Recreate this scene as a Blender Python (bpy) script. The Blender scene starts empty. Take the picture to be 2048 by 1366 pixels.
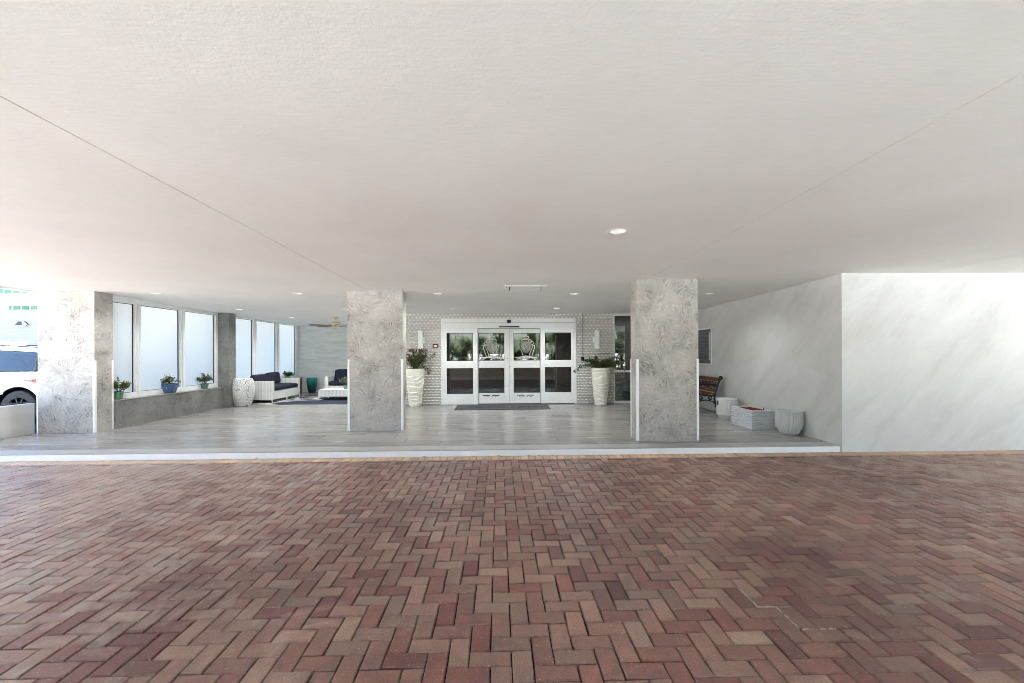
import bpy, bmesh, math, random
import numpy as np
from mathutils import Vector, Matrix, Euler
from mathutils.geometry import delaunay_2d_cdt
R = math.radians
PI = math.pi
sc = bpy.context.scene
C = sc.collection

# ------------------------------------------------------------------ camera
F, CX, CY = 853.3, 1024.0, 683.0            # photo pixels (2048 x 1366)
HCAM = 1.473
YAW, ROLL, SHIFT = R(1.745), R(0.236), 22.1
camR = Matrix.Rotation(-YAW, 3, 'Z') @ Matrix.Rotation(R(90), 3, 'X') @ Matrix.Rotation(-ROLL, 3, 'Z')
cd = bpy.data.cameras.new('camera')
cam = bpy.data.objects.new('camera', cd); C.objects.link(cam)
cam.matrix_world = Matrix.Translation((0, 0, HCAM)) @ camR.to_4x4()
cd.sensor_width = 36.0; cd.lens = F/2048*36.0
cd.shift_y = SHIFT/2048.0
cd.clip_start = 0.05; cd.clip_end = 900
sc.camera = cam
sc.render.resolution_x, sc.render.resolution_y = 1024, 683

# ------------------------------------------------------------------ sky, sun, exposure
SUN_EL, SUN_AZ = R(83), R(88)       # azimuth clockwise from +Y: a high noon sun, a little to the right of the drive
w = bpy.data.worlds.new('World'); sc.world = w; w.use_nodes = True
wn = w.node_tree
bg = wn.nodes['Background']
sky = wn.nodes.new('ShaderNodeTexSky'); sky.sky_type = 'NISHITA'; sky.sun_disc = False
sky.sun_elevation = SUN_EL; sky.sun_rotation = SUN_AZ
sky.air_density = 1.0; sky.dust_density = 2.0; sky.ozone_density = 1.0
wn.links.new(sky.outputs[0], bg.inputs[0]); bg.inputs[1].default_value = 0.05
sd = bpy.data.lights.new('sun', 'SUN'); sd.energy = 5.0; sd.angle = R(0.5); sd.color = (1.0, 0.98, 0.95)
sun = bpy.data.objects.new('sun', sd); C.objects.link(sun)
to_sun = Vector((math.sin(SUN_AZ)*math.cos(SUN_EL), math.cos(SUN_AZ)*math.cos(SUN_EL), math.sin(SUN_EL)))
sun.rotation_euler = to_sun.to_track_quat('Z', 'Y').to_euler(); sun.location = (20, -20, 40)
vs = sc.view_settings
vs.view_transform = 'Standard'; vs.look = 'None'; vs.gamma = 1.0; vs.exposure = 4.37
vs.use_curve_mapping = False
vs.use_white_balance = True; vs.white_balance_temperature = 5920; vs.white_balance_tint = 5
cy = sc.cycles
cy.use_denoising = True; cy.filter_width = 0.9
try: cy.denoiser = 'OPENIMAGEDENOISE'
except Exception: pass
cy.max_bounces = 10; cy.diffuse_bounces = 7; cy.glossy_bounces = 4; cy.transmission_bounces = 6; cy.transparent_max_bounces = 10
cy.caustics_reflective = False; cy.caustics_refractive = False
cy.sample_clamp_indirect = 8.0

# ------------------------------------------------------------------ pixel helpers (direction only; the depth comes from a surface)
O = Vector((0, 0, HCAM))
def ray(u, v):
    return camR @ Vector(((u-CX)/F, -(v-CY-SHIFT)/F, -1.0))
def hz(u, v, z):
    d = ray(u, v); return O + d*((z-HCAM)/d.z)
def hy(u, v, y):
    d = ray(u, v); return O + d*(y/d.y)
def hx(u, v, x):
    d = ray(u, v); return O + d*(x/d.x)
FZ = 0.092                                   # finished porch floor
CS, CZ0 = 0.018, 2.586                       # the ceiling falls a little towards the building
def cz(y): return CZ0 - CS*(y-7.5)
def hc(u, v):
    d = ray(u, v); t = (CZ0+CS*7.5-HCAM)/(d.z+CS*d.y); return O + d*t

# ------------------------------------------------------------------ objects
def tag(o, label=None, cat=None, group=None, kind=None):
    if label: o['label'] = label
    if cat: o['category'] = cat
    if group: o['group'] = group
    if kind: o['kind'] = kind
    return o
def thing(name, label, cat, loc=(0, 0, 0), rotz=0.0, group=None):
    o = bpy.data.objects.new(name, None); C.objects.link(o)
    o.location = loc; o.rotation_euler = (0, 0, rotz); o.empty_display_size = 0.1
    return tag(o, label, cat, group)
def copy_tree(o, parent=None):
    c = o.copy(); C.objects.link(c); c.parent = parent
    for ch in list(o.children): copy_tree(ch, c)
    return c

class MB:
    """collects shapes in local coordinates and links them as one mesh object"""
    def __init__(s, off=(0, 0, 0)):
        s.v = []; s.f = []; s.o = Vector(off); s.sm = []
    def add(s, vs, fs, smooth=False):
        n = len(s.v)
        s.v += [tuple(Vector(p)-s.o) for p in vs]
        s.f += [tuple(n+i for i in f) for f in fs]
        s.sm += [smooth]*len(fs)
        return s
    def box(s, x0, x1, y0, y1, z0, z1, bev=0.0):
        if bev <= 0:
            vs = [(x, y, z) for z in (z0, z1) for y in (y0, y1) for x in (x0, x1)]
            return s.add(vs, [(0, 2, 3, 1), (4, 5, 7, 6), (0, 1, 5, 4), (2, 6, 7, 3), (0, 4, 6, 2), (1, 3, 7, 5)])
        bm = bmesh.new(); bmesh.ops.create_cube(bm, size=1)
        for q in bm.verts: q.co = Vector(((x0+x1)/2+q.co.x*(x1-x0), (y0+y1)/2+q.co.y*(y1-y0), (z0+z1)/2+q.co.z*(z1-z0)))
        bmesh.ops.bevel(bm, geom=bm.edges[:], offset=bev, segments=2, affect='EDGES', profile=0.5)
        return s.bm(bm)
    def bm(s, bm, smooth=False):
        bm.verts.index_update()
        s.add([q.co.copy() for q in bm.verts], [[q.index for q in f.verts] for f in bm.faces], smooth); bm.free(); return s
    def tube(s, pts, r, n=8, caps=True, flat=None):
        pts = [Vector(p) for p in pts]; m = len(pts)
        rr = r if isinstance(r, (list, tuple)) else [r]*m
        vs = []; prev = None
        for i, p in enumerate(pts):
            t = (pts[min(i+1, m-1)]-pts[max(i-1, 0)]).normalized()
            if prev is None:
                a = Vector((0, 0, 1)) if abs(t.z) < 0.9 else Vector((1, 0, 0))
                nrm = t.cross(a).normalized()
            else:
                nrm = (prev - t*prev.dot(t)).normalized()
            prev = nrm; b = t.cross(nrm)
            for k in range(n):
                a = 2*PI*k/n
                vs.append(p + (nrm*math.cos(a)+b*math.sin(a))*rr[i])
        fs = []
        for i in range(m-1):
            for k in range(n):
                fs.append((i*n+k, i*n+(k+1) % n, (i+1)*n+(k+1) % n, (i+1)*n+k))
        if caps:
            fs.append(tuple(range(n-1, -1, -1))); fs.append(tuple((m-1)*n+k for k in range(n)))
        return s.add(vs, fs, True)
    def lathe(s, prof, n=32, c=(0, 0, 0), fn=None, close=False):
        """prof: list of (r, z); fn(r, z, a) -> (r, z)"""
        c = Vector(c); vs = []; fs = []
        for (r, z) in prof:
            for k in range(n):
                a = 2*PI*k/n
                r2, z2 = fn(r, z, a) if fn else (r, z)
                vs.append(c+Vector((r2*math.cos(a), r2*math.sin(a), z2)))
        for i in range(len(prof)-1):
            for k in range(n):
                fs.append((i*n+k, i*n+(k+1) % n, (i+1)*n+(k+1) % n, (i+1)*n+k))
        if close:
            fs.append(tuple(range(n-1, -1, -1))); fs.append(tuple((len(prof)-1)*n+k for k in range(n)))
        return s.add(vs, fs, True)
    def prism(s, poly, axis, a0, a1):
        """poly in the two other axes (in xyz order), extruded along axis from a0 to a1"""
        n = len(poly)
        def mk(p, a):
            if axis == 'x': return (a, p[0], p[1])
            if axis == 'y': return (p[0], a, p[1])
            return (p[0], p[1], a)
        vs = [mk(p, a0) for p in poly]+[mk(p, a1) for p in poly]
        fs = [tuple(range(n)), tuple(range(2*n-1, n-1, -1))]
        fs += [(i, i+n, (i+1) % n+n, (i+1) % n) for i in range(n)]
        return s.add(vs, fs)
    def build(s, name, mat, parent=None, sharp=35):
        me = bpy.data.meshes.new(name)
        me.from_pydata(s.v, [], s.f)
        if mat: me.materials.append(mat)
        bm = bmesh.new(); bm.from_mesh(me)
        bmesh.ops.recalc_face_normals(bm, faces=bm.faces[:])
        bm.to_mesh(me); bm.free()
        if any(s.sm):
            me.polygons.foreach_set('use_smooth', [True]*len(me.polygons))
            try: me.set_sharp_from_angle(angle=R(sharp))
            except Exception: pass
        me.update()
        o = bpy.data.objects.new(name, me); C.objects.link(o)
        if parent: o.parent = parent
        return o
def boxo(name, dims, mat, parent=None, bev=0.0, off=(0, 0, 0)):
    return MB(off).box(*dims, bev=bev).build(name, mat, parent)

# ------------------------------------------------------------------ materials
def S(r, g, b, a=1.0):
    f = lambda c: (c/255/12.92) if c/255 <= 0.04045 else ((c/255+0.055)/1.055)**2.4
    return (f(r), f(g), f(b), a)
class NT:
    def __init__(s, name):
        s.m = bpy.data.materials.new(name); s.m.use_nodes = True
        s.t = s.m.node_tree; s.p = s.t.nodes['Principled BSDF']; s.out = s.t.nodes['Material Output']
    def n(s, typ, **kw):
        nd = s.t.nodes.new(typ)
        for k, v in kw.items():
            if k.startswith('i_'):
                key = k[2:]
                key = int(key) if key.isdigit() else key.replace('_', ' ')
                if hasattr(v, 'is_output') or isinstance(v, bpy.types.NodeSocket): s.t.links.new(v, nd.inputs[key])
                else: nd.inputs[key].default_value = v
            else: setattr(nd, k, v)
        return nd
    def l(s, a, b): s.t.links.new(a, b)
    def pos(s, scale=(1, 1, 1), rot=(0, 0, 0), off=None):
        g = s.n('ShaderNodeNewGeometry')
        mp = s.n('ShaderNodeMapping'); mp.inputs['Scale'].default_value = scale; mp.inputs['Rotation'].default_value = rot
        s.l(g.outputs['Position'], mp.inputs['Vector'])
        if off is not None: s.l(off, mp.inputs['Location'])
        return mp.outputs[0]
    def obj(s, scale=(1, 1, 1), rot=(0, 0, 0)):
        g = s.n('ShaderNodeTexCoord')
        mp = s.n('ShaderNodeMapping'); mp.inputs['Scale'].default_value = scale; mp.inputs['Rotation'].default_value = rot
        s.l(g.outputs['Object'], mp.inputs['Vector'])
        return mp.outputs[0]
    def noise(s, vec, scale, detail=4, rough=0.55, dist=0.0):
        nd = s.n('ShaderNodeTexNoise'); nd.inputs['Scale'].default_value = scale
        nd.inputs['Detail'].default_value = detail; nd.inputs['Roughness'].default_value = rough
        nd.inputs['Distortion'].default_value = dist
        if vec: s.l(vec, nd.inputs['Vector'])
        return nd.outputs[0]
    def ramp(s, fac, stops):
        nd = s.n('ShaderNodeValToRGB'); e = nd.color_ramp.elements
        while len(e) > 1: e.remove(e[-1])
        e[0].position = stops[0][0]; e[0].color = stops[0][1]
        for p, c in stops[1:]:
            q = e.new(p); q.color = c
        s.l(fac, nd.inputs[0]); return nd.outputs[0]
    def rng(s, fac, a, b, c, d):
        nd = s.n('ShaderNodeMapRange'); s.l(fac, nd.inputs[0])
        for i, x in zip((1, 2, 3, 4), (a, b, c, d)): nd.inputs[i].default_value = x
        return nd.outputs[0]
    def mix(s, fac, a, b, mode='MIX'):
        nd = s.n('ShaderNodeMix', data_type='RGBA', blend_type=mode)
        for k, x in ((0, fac), (6, a), (7, b)):
            if isinstance(x, bpy.types.NodeSocket): s.l(x, nd.inputs[k])
            else: nd.inputs[k].default_value = x
        return nd.outputs[2]
    def math(s, op, a, b=0.0):
        nd = s.n('ShaderNodeMath', operation=op)
        for k, x in ((0, a), (1, b)):
            if isinstance(x, bpy.types.NodeSocket): s.l(x, nd.inputs[k])
            else: nd.inputs[k].default_value = x
        return nd.outputs[0]
    def bump(s, h, strength=0.3, dist=0.01):
        nd = s.n('ShaderNodeBump'); nd.inputs['Strength'].default_value = strength; nd.inputs['Distance'].default_value = dist
        s.l(h, nd.inputs['Height']); s.l(nd.outputs[0], s.p.inputs['Normal']); return nd.outputs[0]
    def base(s, x):
        if isinstance(x, bpy.types.NodeSocket): s.l(x, s.p.inputs['Base Color'])
        else: s.p.inputs['Base Color'].default_value = x
    def set(s, **kw):
        for k, v in kw.items():
            k = k.replace('_', ' ')
            if isinstance(v, bpy.types.NodeSocket): s.l(v, s.p.inputs[k])
            else: s.p.inputs[k].default_value = v
        return s

def plain(name, col, rough=0.5, metal=0.0, var=0.08, scale=8.0, bump=0.0, bscale=120.0, spec=0.5, objspace=True):
    """painted / moulded surface with slight unevenness of tone and gloss"""
    t = NT(name)
    v = t.obj() if objspace else t.pos()
    n1 = t.noise(v, scale, 5, 0.6)
    lo = tuple(c*(1-var) for c in col[:3])+(1,); hi = tuple(min(1, c*(1+var)) for c in col[:3])+(1,)
    t.base(t.ramp(n1, [(0.3, lo), (0.7, hi)]))
    t.set(Roughness=t.rng(n1, 0.3, 0.7, max(0.02, rough-0.06), min(1, rough+0.06)), Metallic=metal, Specular_IOR_Level=spec)
    if bump > 0: t.bump(t.noise(v, bscale, 3, 0.6), bump, 0.004)
    return t.m

M = {}
# --- pavers: one builder, the tone read from the object colour or from a colour attribute
def paver_mat(name, from_object):
    t = NT(name)
    if from_object: tone = t.n('ShaderNodeObjectInfo').outputs['Color']
    else: tone = t.n('ShaderNodeAttribute', attribute_name='tone').outputs['Color']
    p = t.pos()
    big = t.noise(p, 0.55, 4, 0.55)
    mid = t.noise(p, 9.0, 5, 0.65, 0.4)
    fine = t.noise(p, 120.0, 5, 0.75)
    grit = t.noise(p, 95.0, 2, 0.5)
    c = t.mix(1.0, tone, t.ramp(mid, [(0.25, (0.72, 0.72, 0.72, 1)), (0.75, (1.25, 1.22, 1.18, 1))]), 'MULTIPLY')
    c = t.mix(1.0, c, t.ramp(fine, [(0.3, (0.6, 0.6, 0.6, 1)), (0.55, (1.05, 1.05, 1.05, 1)), (0.75, (1.5, 1.45, 1.4, 1))]), 'MULTIPLY')
    c = t.mix(1.0, c, t.ramp(big, [(0.36, (0.72, 0.68, 0.66, 1)), (0.5, (1, 1, 1, 1)), (0.66, (1.16, 1.15, 1.13, 1))]), 'MULTIPLY')
    # pale mineral bloom and specks
    bl = t.noise(p, 2.6, 6, 0.7, 0.8)
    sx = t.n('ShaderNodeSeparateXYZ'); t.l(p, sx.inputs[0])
    dry = t.rng(t.math('ABSOLUTE', t.math('SUBTRACT', sx.outputs[0], 1.2)), 1.2, 6.0, 0.0, 0.30)   # paler towards both ends: painted daylight on the left, weathered bloom on the right
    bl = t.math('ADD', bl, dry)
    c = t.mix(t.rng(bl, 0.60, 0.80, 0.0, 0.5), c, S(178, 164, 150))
    sp = t.rng(t.noise(p, 110.0, 1, 0.4), 0.72, 0.77, 0.0, 0.8)
    c = t.mix(sp, c, S(205, 192, 178))
    oil = t.noise(t.pos((1, 1, 1), (0, 0, 0.5)), 1.15, 5, 0.6, 1.2)
    c = t.mix(t.rng(oil, 0.66, 0.80, 0.0, 0.5), c, S(58, 46, 42))
    ed = t.n('ShaderNodeAttribute', attribute_name='edge').outputs['Fac']
    pale_edge = t.math('MULTIPLY', ed, t.rng(t.noise(p, 4.0, 4, 0.6), 0.45, 0.68, 0.0, 0.6))
    c = t.mix(pale_edge, c, S(168, 150, 136))  # chamfers painted paler: lime on the edges plus the light they catch
    t.base(c)
    t.set(Roughness=t.rng(mid, 0.3, 0.7, 0.40, 0.58), Specular_IOR_Level=0.45)
    h = t.math('ADD', t.math('MULTIPLY', fine, 0.6), grit)
    t.bump(h, 0.45, 0.003)
    return t.m
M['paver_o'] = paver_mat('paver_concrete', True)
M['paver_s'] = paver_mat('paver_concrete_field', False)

t = NT('joint_sand'); p = t.pos()
n = t.noise(p, 7.0, 5, 0.7, 0.6)
t.base(t.ramp(n, [(0.46, S(24, 19, 16)), (0.58, S(44, 36, 31)), (0.68, S(150, 140, 128))])); t.set(Roughness=0.95)
t.bump(t.noise(p, 300, 2), 0.4, 0.003); M['sand'] = t.m

t = NT('asphalt'); p = t.pos(); n = t.noise(p, 60, 5, 0.7)
t.base(t.ramp(n, [(0.3, (0.045, 0.045, 0.047, 1)), (0.7, (0.085, 0.084, 0.082, 1))])); t.set(Roughness=0.9); t.bump(n, 0.3, 0.01); M['asphalt'] = t.m
t = NT('pale_concrete'); p = t.pos(); n = t.noise(p, 3, 6, 0.65)
t.base(t.ramp(n, [(0.3, S(178, 177, 174)), (0.7, S(204, 203, 200))])); t.set(Roughness=0.85); t.bump(t.noise(p, 80, 4), 0.2, 0.005); M['concrete'] = t.m

# --- ceiling stucco
t = NT('ceiling_stucco'); p = t.pos()
a = t.noise(p, 0.7, 4, 0.6); b = t.noise(p, 55, 5, 0.65); d = t.noise(t.pos((3, 22, 1)), 3.0, 4, 0.6)
c = t.ramp(a, [(0.3, S(238, 236, 233)), (0.7, S(246, 244, 241))])
c = t.mix(1.0, c, t.ramp(d, [(0.3, (0.965, 0.965, 0.965, 1)), (0.7, (1.015, 1.015, 1.015, 1))]), 'MULTIPLY')
t.base(c); t.set(Roughness=0.8, Specular_IOR_Level=0.3)
t.bump(t.math('ADD', b, t.math('MULTIPLY', d, 0.5)), 0.22, 0.008); M['ceil'] = t.m
M['ceil_gap'] = plain('joint_sealant', S(84, 81, 78), 0.9)

# --- hand-trowelled polished plaster of the columns
def trowel(name, dark, light, bstr=0.55):
    t = NT(name)
    gp = t.n('ShaderNodeSeparateXYZ'); t.l(t.pos(), gp.inputs[0])
    fl = t.n('ShaderNodeCombineXYZ'); t.l(t.math('ADD', gp.outputs[0], gp.outputs[1]), fl.inputs[0]); t.l(gp.outputs[2], fl.inputs[2])
    p = fl.outputs[0]                     # unrolled round the corner: x + y along the face, z up
    wv = t.n('ShaderNodeTexNoise'); wv.inputs['Scale'].default_value = 5.0; wv.inputs['Detail'].default_value = 2; t.l(p, wv.inputs['Vector'])
    vec = t.n('ShaderNodeVectorMath', operation='MULTIPLY_ADD')
    t.l(wv.outputs['Color'], vec.inputs[0]); vec.inputs[1].default_value = (0.16, 0.16, 0.16); t.l(p, vec.inputs[2])
    # every pull of the trowel has its own direction
    def strokes(cell, sc, det):
        vo = t.n('ShaderNodeTexVoronoi', feature='SMOOTH_F1'); vo.inputs['Scale'].default_value = cell; vo.inputs['Smoothness'].default_value = 0.35
        t.l(vec.outputs[0], vo.inputs['Vector'])
        sp_ = t.n('ShaderNodeSeparateColor'); t.l(vo.outputs['Color'], sp_.inputs[0])
        rt = t.n('ShaderNodeVectorRotate', rotation_type='AXIS_ANGLE'); rt.inputs['Axis'].default_value = (0.0, 1.0, 0.0)
        t.l(vec.outputs[0], rt.inputs['Vector']); t.l(t.math('MULTIPLY', sp_.outputs[0], 7.0), rt.inputs['Angle'])
        mp = t.n('ShaderNodeMapping'); mp.inputs['Scale'].default_value = (1.0, 1.0, 0.16); t.l(rt.outputs[0], mp.inputs['Vector'])
        return t.noise(mp.outputs[0], sc, det, 0.6, 0.5), sp_.outputs[1]
    s1, c1 = strokes(4.5, 40.0, 4); s2, c2 = strokes(9.0, 75.0, 3)
    blot = t.noise(p, 2.2, 5, 0.6, 0.5)
    f = t.math('ADD', t.math('ADD', t.math('MULTIPLY', s1, 0.5), t.math('MULTIPLY', s2, 0.22)), t.math('ADD', t.math('MULTIPLY', blot, 0.40), t.math('MULTIPLY', c1, 0.05)))
    t.base(t.ramp(f, [(0.42, dark), (0.57, tuple((dark[i]*0.4+light[i]*0.6) for i in range(3))+(1,)), (0.74, light)]))
    t.set(Roughness=t.rng(s1, 0.3, 0.7, 0.5, 0.34), Specular_IOR_Level=0.5)
    t.bump(t.math('ADD', s1, t.math('MULTIPLY', s2, 0.5)), bstr, 0.014)
    return t.m
M['trowel'] = trowel('trowelled_plaster', S(92, 86, 79), S(199, 193, 185), 0.4)
M['trowel_dark'] = trowel('trowelled_plaster_grey', S(70, 69, 67), S(146, 144, 141), 0.5)

# --- brushed wall paint with diagonal cloudy strokes
def brushed(name, c0, c1, c2, rot, st=(0.55, 1, 2.4), bs=0.15):
    t = NT(name)
    gp = t.n('ShaderNodeSeparateXYZ'); t.l(t.pos(), gp.inputs[0])
    fl = t.n('ShaderNodeCombineXYZ'); t.l(t.math('SUBTRACT', gp.outputs[0], gp.outputs[1]), fl.inputs[0]); t.l(gp.outputs[2], fl.inputs[2])
    r1 = t.n('ShaderNodeMapping'); r1.inputs['Rotation'].default_value = rot; t.l(fl.outputs[0], r1.inputs['Vector'])
    m1 = t.n('ShaderNodeMapping'); m1.inputs['Scale'].default_value = st; t.l(r1.outputs[0], m1.inputs['Vector'])
    p = m1.outputs[0]
    a = t.noise(p, 1.5, 6, 0.62, 0.5); b = t.noise(p, 14, 5, 0.65)
    f = t.math('ADD', t.math('MULTIPLY', a, 0.75), t.math('MULTIPLY', b, 0.25))
    t.base(t.ramp(f, [(0.33, c0), (0.5, c1), (0.66, c2)]))
    t.set(Roughness=0.6, Specular_IOR_Level=0.35); t.bump(t.noise(t.pos(), 90, 4, 0.65), bs, 0.006)
    return t.m
M['wall_r'] = brushed('cloudy_brushed_paint', S(190, 188, 184), S(202, 201, 197), S(210, 209, 206), (0, R(42), 0), (0.5, 1, 1.7))
M['wall_b'] = brushed('combed_plaster', S(206, 207, 203), S(226, 226, 222), S(238, 238, 235), (0, 0, 0), (1.0, 1, 5.5), 0.3)

# --- wood-look porcelain planks
t = NT('plank_porcelain')
oi = t.n('ShaderNodeObjectInfo')
cmb = t.n('ShaderNodeCombineXYZ'); t.l(t.math('MULTIPLY', oi.outputs['Random'], 37.0), cmb.inputs[0]); t.l(t.math('MULTIPLY', oi.outputs['Random'], 91.0), cmb.inputs[1])
v1 = t.pos((0.55, 9.0, 1), off=cmb.outputs[0]); v2 = t.pos((1.6, 40.0, 1), off=cmb.outputs[0])
g1 = t.noise(v1, 1.8, 6, 0.6, 0.7); g2 = t.noise(v2, 2.0, 4, 0.6, 0.3)
f = t.math('ADD', t.math('MULTIPLY', g1, 0.7), t.math('MULTIPLY', g2, 0.3))
c = t.ramp(f, [(0.3, S(104, 100, 96)), (0.46, S(138, 134, 130)), (0.60, S(158, 155, 151)), (0.75, S(174, 171, 168))])
c = t.mix(1.0, c, t.ramp(oi.outputs['Random'], [(0, (0.86, 0.86, 0.86, 1)), (1, (1.06, 1.05, 1.04, 1))]), 'MULTIPLY')
t.base(c); t.set(Roughness=t.rng(g1, 0.3, 0.7, 0.17, 0.28), Specular_IOR_Level=0.55); t.bump(g2, 0.05, 0.002)
M['plank'] = t.m
M['grout'] = plain('tile_grout', S(84, 81, 78), 0.9)
M['nosing'] = plain('grey_nosing_stone', S(158, 156, 153), 0.55, var=0.1, scale=14, bump=0.15, objspace=False)
M['kerb'] = plain('white_kerb_paint', S(232, 233, 235), 0.55, var=0.05, scale=5, bump=0.15, bscale=60, objspace=False)

M['white_metal'] = plain('white_powder_coat', S(232, 232, 230), 0.35, var=0.03)
M['alu'] = plain('white_window_frame', S(226, 228, 228), 0.4, var=0.04)
M['gasket'] = plain('black_gasket', S(28, 29, 30), 0.6)
M['black'] = plain('black_plastic', S(18, 18, 19), 0.35)
M['guard'] = plain('white_corner_guard', S(240, 240, 240), 0.35, var=0.02)
t = NT('glazed_wave_panel')
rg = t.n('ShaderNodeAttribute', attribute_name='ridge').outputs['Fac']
t.base(t.ramp(rg, [(0.0, S(182, 178, 173)), (0.5, S(196, 193, 188)), (0.8, S(214, 211, 206)), (0.95, S(246, 245, 242))])); t.set(Roughness=0.35)  # pale ridges and greyer troughs paint the relief's highlights into the colour
M['wave_wall'] = t.m
M['iron'] = plain('black_cast_iron', S(20, 19, 19), 0.45, var=0.2, scale=30, bump=0.2)
M['sconce'] = plain('opal_glass', S(226, 230, 226), 0.25, var=0.02)
M['red_box'] = plain('dark_red_plastic', S(92, 34, 36), 0.4)
M['grey_panel'] = plain('grey_panel_paint', S(108, 111, 112), 0.45, var=0.05)
M['pot_cream'] = plain('cream_fibreglass', S(231, 226, 212), 0.5, var=0.06, scale=4, bump=0.12, bscale=40)
M['pot_white'] = plain('matt_white_ceramic', S(206, 206, 204), 0.5, var=0.04)
M['pot_green'] = plain('green_plastic', S(98, 136, 116), 0.5, var=0.12)
M['soil'] = plain('potting_soil', S(44, 34, 27), 0.95, var=0.4, scale=60, bump=0.5)
M['fan_body'] = plain('antique_cream_enamel', S(206, 190, 160), 0.4)
M['fan_blade'] = plain('weathered_blade_wood', S(132, 118, 100), 0.55, var=0.15, scale=20)
M['lamp_trim'] = plain('downlight_trim', S(232, 230, 226), 0.4)
M['lamp_lens'] = plain('downlight_lens', S(240, 236, 226), 0.3)
lp = M['lamp_lens'].node_tree.nodes['Principled BSDF']; lp.inputs['Emission Color'].default_value = (1, 0.95, 0.87, 1); lp.inputs['Emission Strength'].default_value = 0.010
M['stem'] = plain('plant_stem', S(86, 74, 48), 0.7, var=0.2)
M['trunk'] = plain('tree_bark', S(96, 82, 68), 0.85, var=0.3, scale=14, bump=0.5, bscale=30)

def leafmat(name, c0, c1, rough=0.5):
    t = NT(name)
    at = t.n('ShaderNodeAttribute', attribute_name='tone').outputs['Fac']
    c = t.ramp(at, [(0.0, c0), (1.0, c1)]); t.base(c); t.set(Roughness=rough)
    tr = t.n('ShaderNodeBsdfTranslucent'); t.l(c, tr.inputs[0])
    mx = t.n('ShaderNodeMixShader'); mx.inputs[0].default_value = 0.3
    t.l(t.p.outputs[0], mx.inputs[1]); t.l(tr.outputs[0], mx.inputs[2]); t.l(mx.outputs[0], t.out.inputs[0])
    return t.m
M['leaf'] = leafmat('leaf_green', S(46, 62, 32), S(118, 134, 72))
M['leaf_pale'] = leafmat('leaf_grey_green', S(70, 84, 54), S(152, 158, 118))
M['leaf_tree'] = leafmat('tree_leaf', S(44, 58, 34), S(112, 124, 82))
M['petal_red'] = leafmat('dark_red_petal', S(86, 22, 34), S(168, 62, 76))
M['petal_pink'] = leafmat('dusty_pink_petal', S(148, 96, 84), S(206, 160, 140))

# wicker: woven ribs in the object's own space
t = NT('white_wicker'); v = t.obj()
wv1 = t.n('ShaderNodeTexWave', bands_direction='Z'); wv1.inputs['Scale'].default_value = 26; t.l(v, wv1.inputs['Vector'])
wv2 = t.n('ShaderNodeTexWave', bands_direction='DIAGONAL'); wv2.inputs['Scale'].default_value = 16; t.l(t.obj((1, 1, 0)), wv2.inputs['Vector'])
h = t.math('ADD', wv1.outputs['Fac'], wv2.outputs['Fac'])
t.base(t.ramp(t.math('MULTIPLY', h, 0.5), [(0.1, S(186, 184, 178)), (0.5, S(222, 221, 217)), (0.9, S(236, 235, 232))])); t.set(Roughness=0.55)
t.bump(h, 0.4, 0.006); M['wicker'] = t.m
t = NT('navy_fabric'); v = t.obj()
n = t.noise(v, 300, 3); n2 = t.noise(v, 5, 3)
t.base(t.ramp(n2, [(0.3, S(12, 18, 34)), (0.7, S(20, 28, 50))])); t.set(Roughness=0.85, Sheen_Weight=0.0)
t.bump(t.math('ADD', n, t.math('MULTIPLY', n2, 3)), 0.3, 0.006); M['navy'] = t.m
t = NT('grey_slate_fabric'); t.base(S(120, 124, 126)); t.set(Roughness=0.8); M['slate'] = t.m
# crackle drum
t = NT('crackle_glaze'); v = t.obj((1, 1, 1))
vo = t.n('ShaderNodeTexVoronoi', feature='DISTANCE_TO_EDGE'); vo.inputs['Scale'].default_value = 22; t.l(v, vo.inputs['Vector'])
t.base(t.ramp(vo.outputs['Distance'], [(0.0, S(74, 72, 70)), (0.03, S(96, 94, 92)), (0.07, S(232, 231, 228))]))
t.set(Roughness=0.4); t.bump(t.rng(vo.outputs['Distance'], 0.03, 0.1, 0, 1), 0.5, 0.006); M['crackle'] = t.m
# teal glaze
t = NT('teal_reactive_glaze'); v = t.obj()
sep = t.n('ShaderNodeSeparateXYZ'); t.l(v, sep.inputs[0])
f = t.math('ADD', t.rng(sep.outputs[2], 0.0, 0.55, 0.0, 1.0), t.math('MULTIPLY', t.math('SUBTRACT', t.noise(t.obj((6, 6, 1.5)), 3, 4), 0.5), 0.5))
t.base(t.ramp(f, [(0.15, S(14, 40, 62)), (0.5, S(22, 84, 92)), (0.8, S(44, 138, 132))])); t.set(Roughness=0.15, Coat_Weight=0.5); M['teal'] = t.m
# blue glaze with speckle
t = NT('blue_mottled_glaze'); v = t.obj()
n = t.noise(v, 40, 4, 0.7, 0.6)
t.base(t.ramp(n, [(0.35, S(34, 62, 104)), (0.55, S(62, 92, 134)), (0.68, S(150, 172, 188))])); t.set(Roughness=0.25, Coat_Weight=0.4); M['blue_glaze'] = t.m
# layered concrete box
t = NT('layered_white_stone'); v = t.obj((1, 1, 1))
n = t.noise(t.obj((2.2, 2.2, 26)), 3.0, 5, 0.65, 0.8)
t.base(t.ramp(n, [(0.3, S(176, 180, 184)), (0.55, S(218, 220, 222)), (0.75, S(236, 236, 236))])); t.set(Roughness=0.7); t.bump(n, 0.8, 0.02); M['layered'] = t.m
t = NT('red_gravel'); v = t.obj(); n = t.noise(v, 60, 4, 0.7)
t.base(t.ramp(n, [(0.3, S(84, 26, 24)), (0.7, S(146, 62, 54))])); t.set(Roughness=0.85); t.bump(n, 0.9, 0.02); M['gravel'] = t.m
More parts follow.
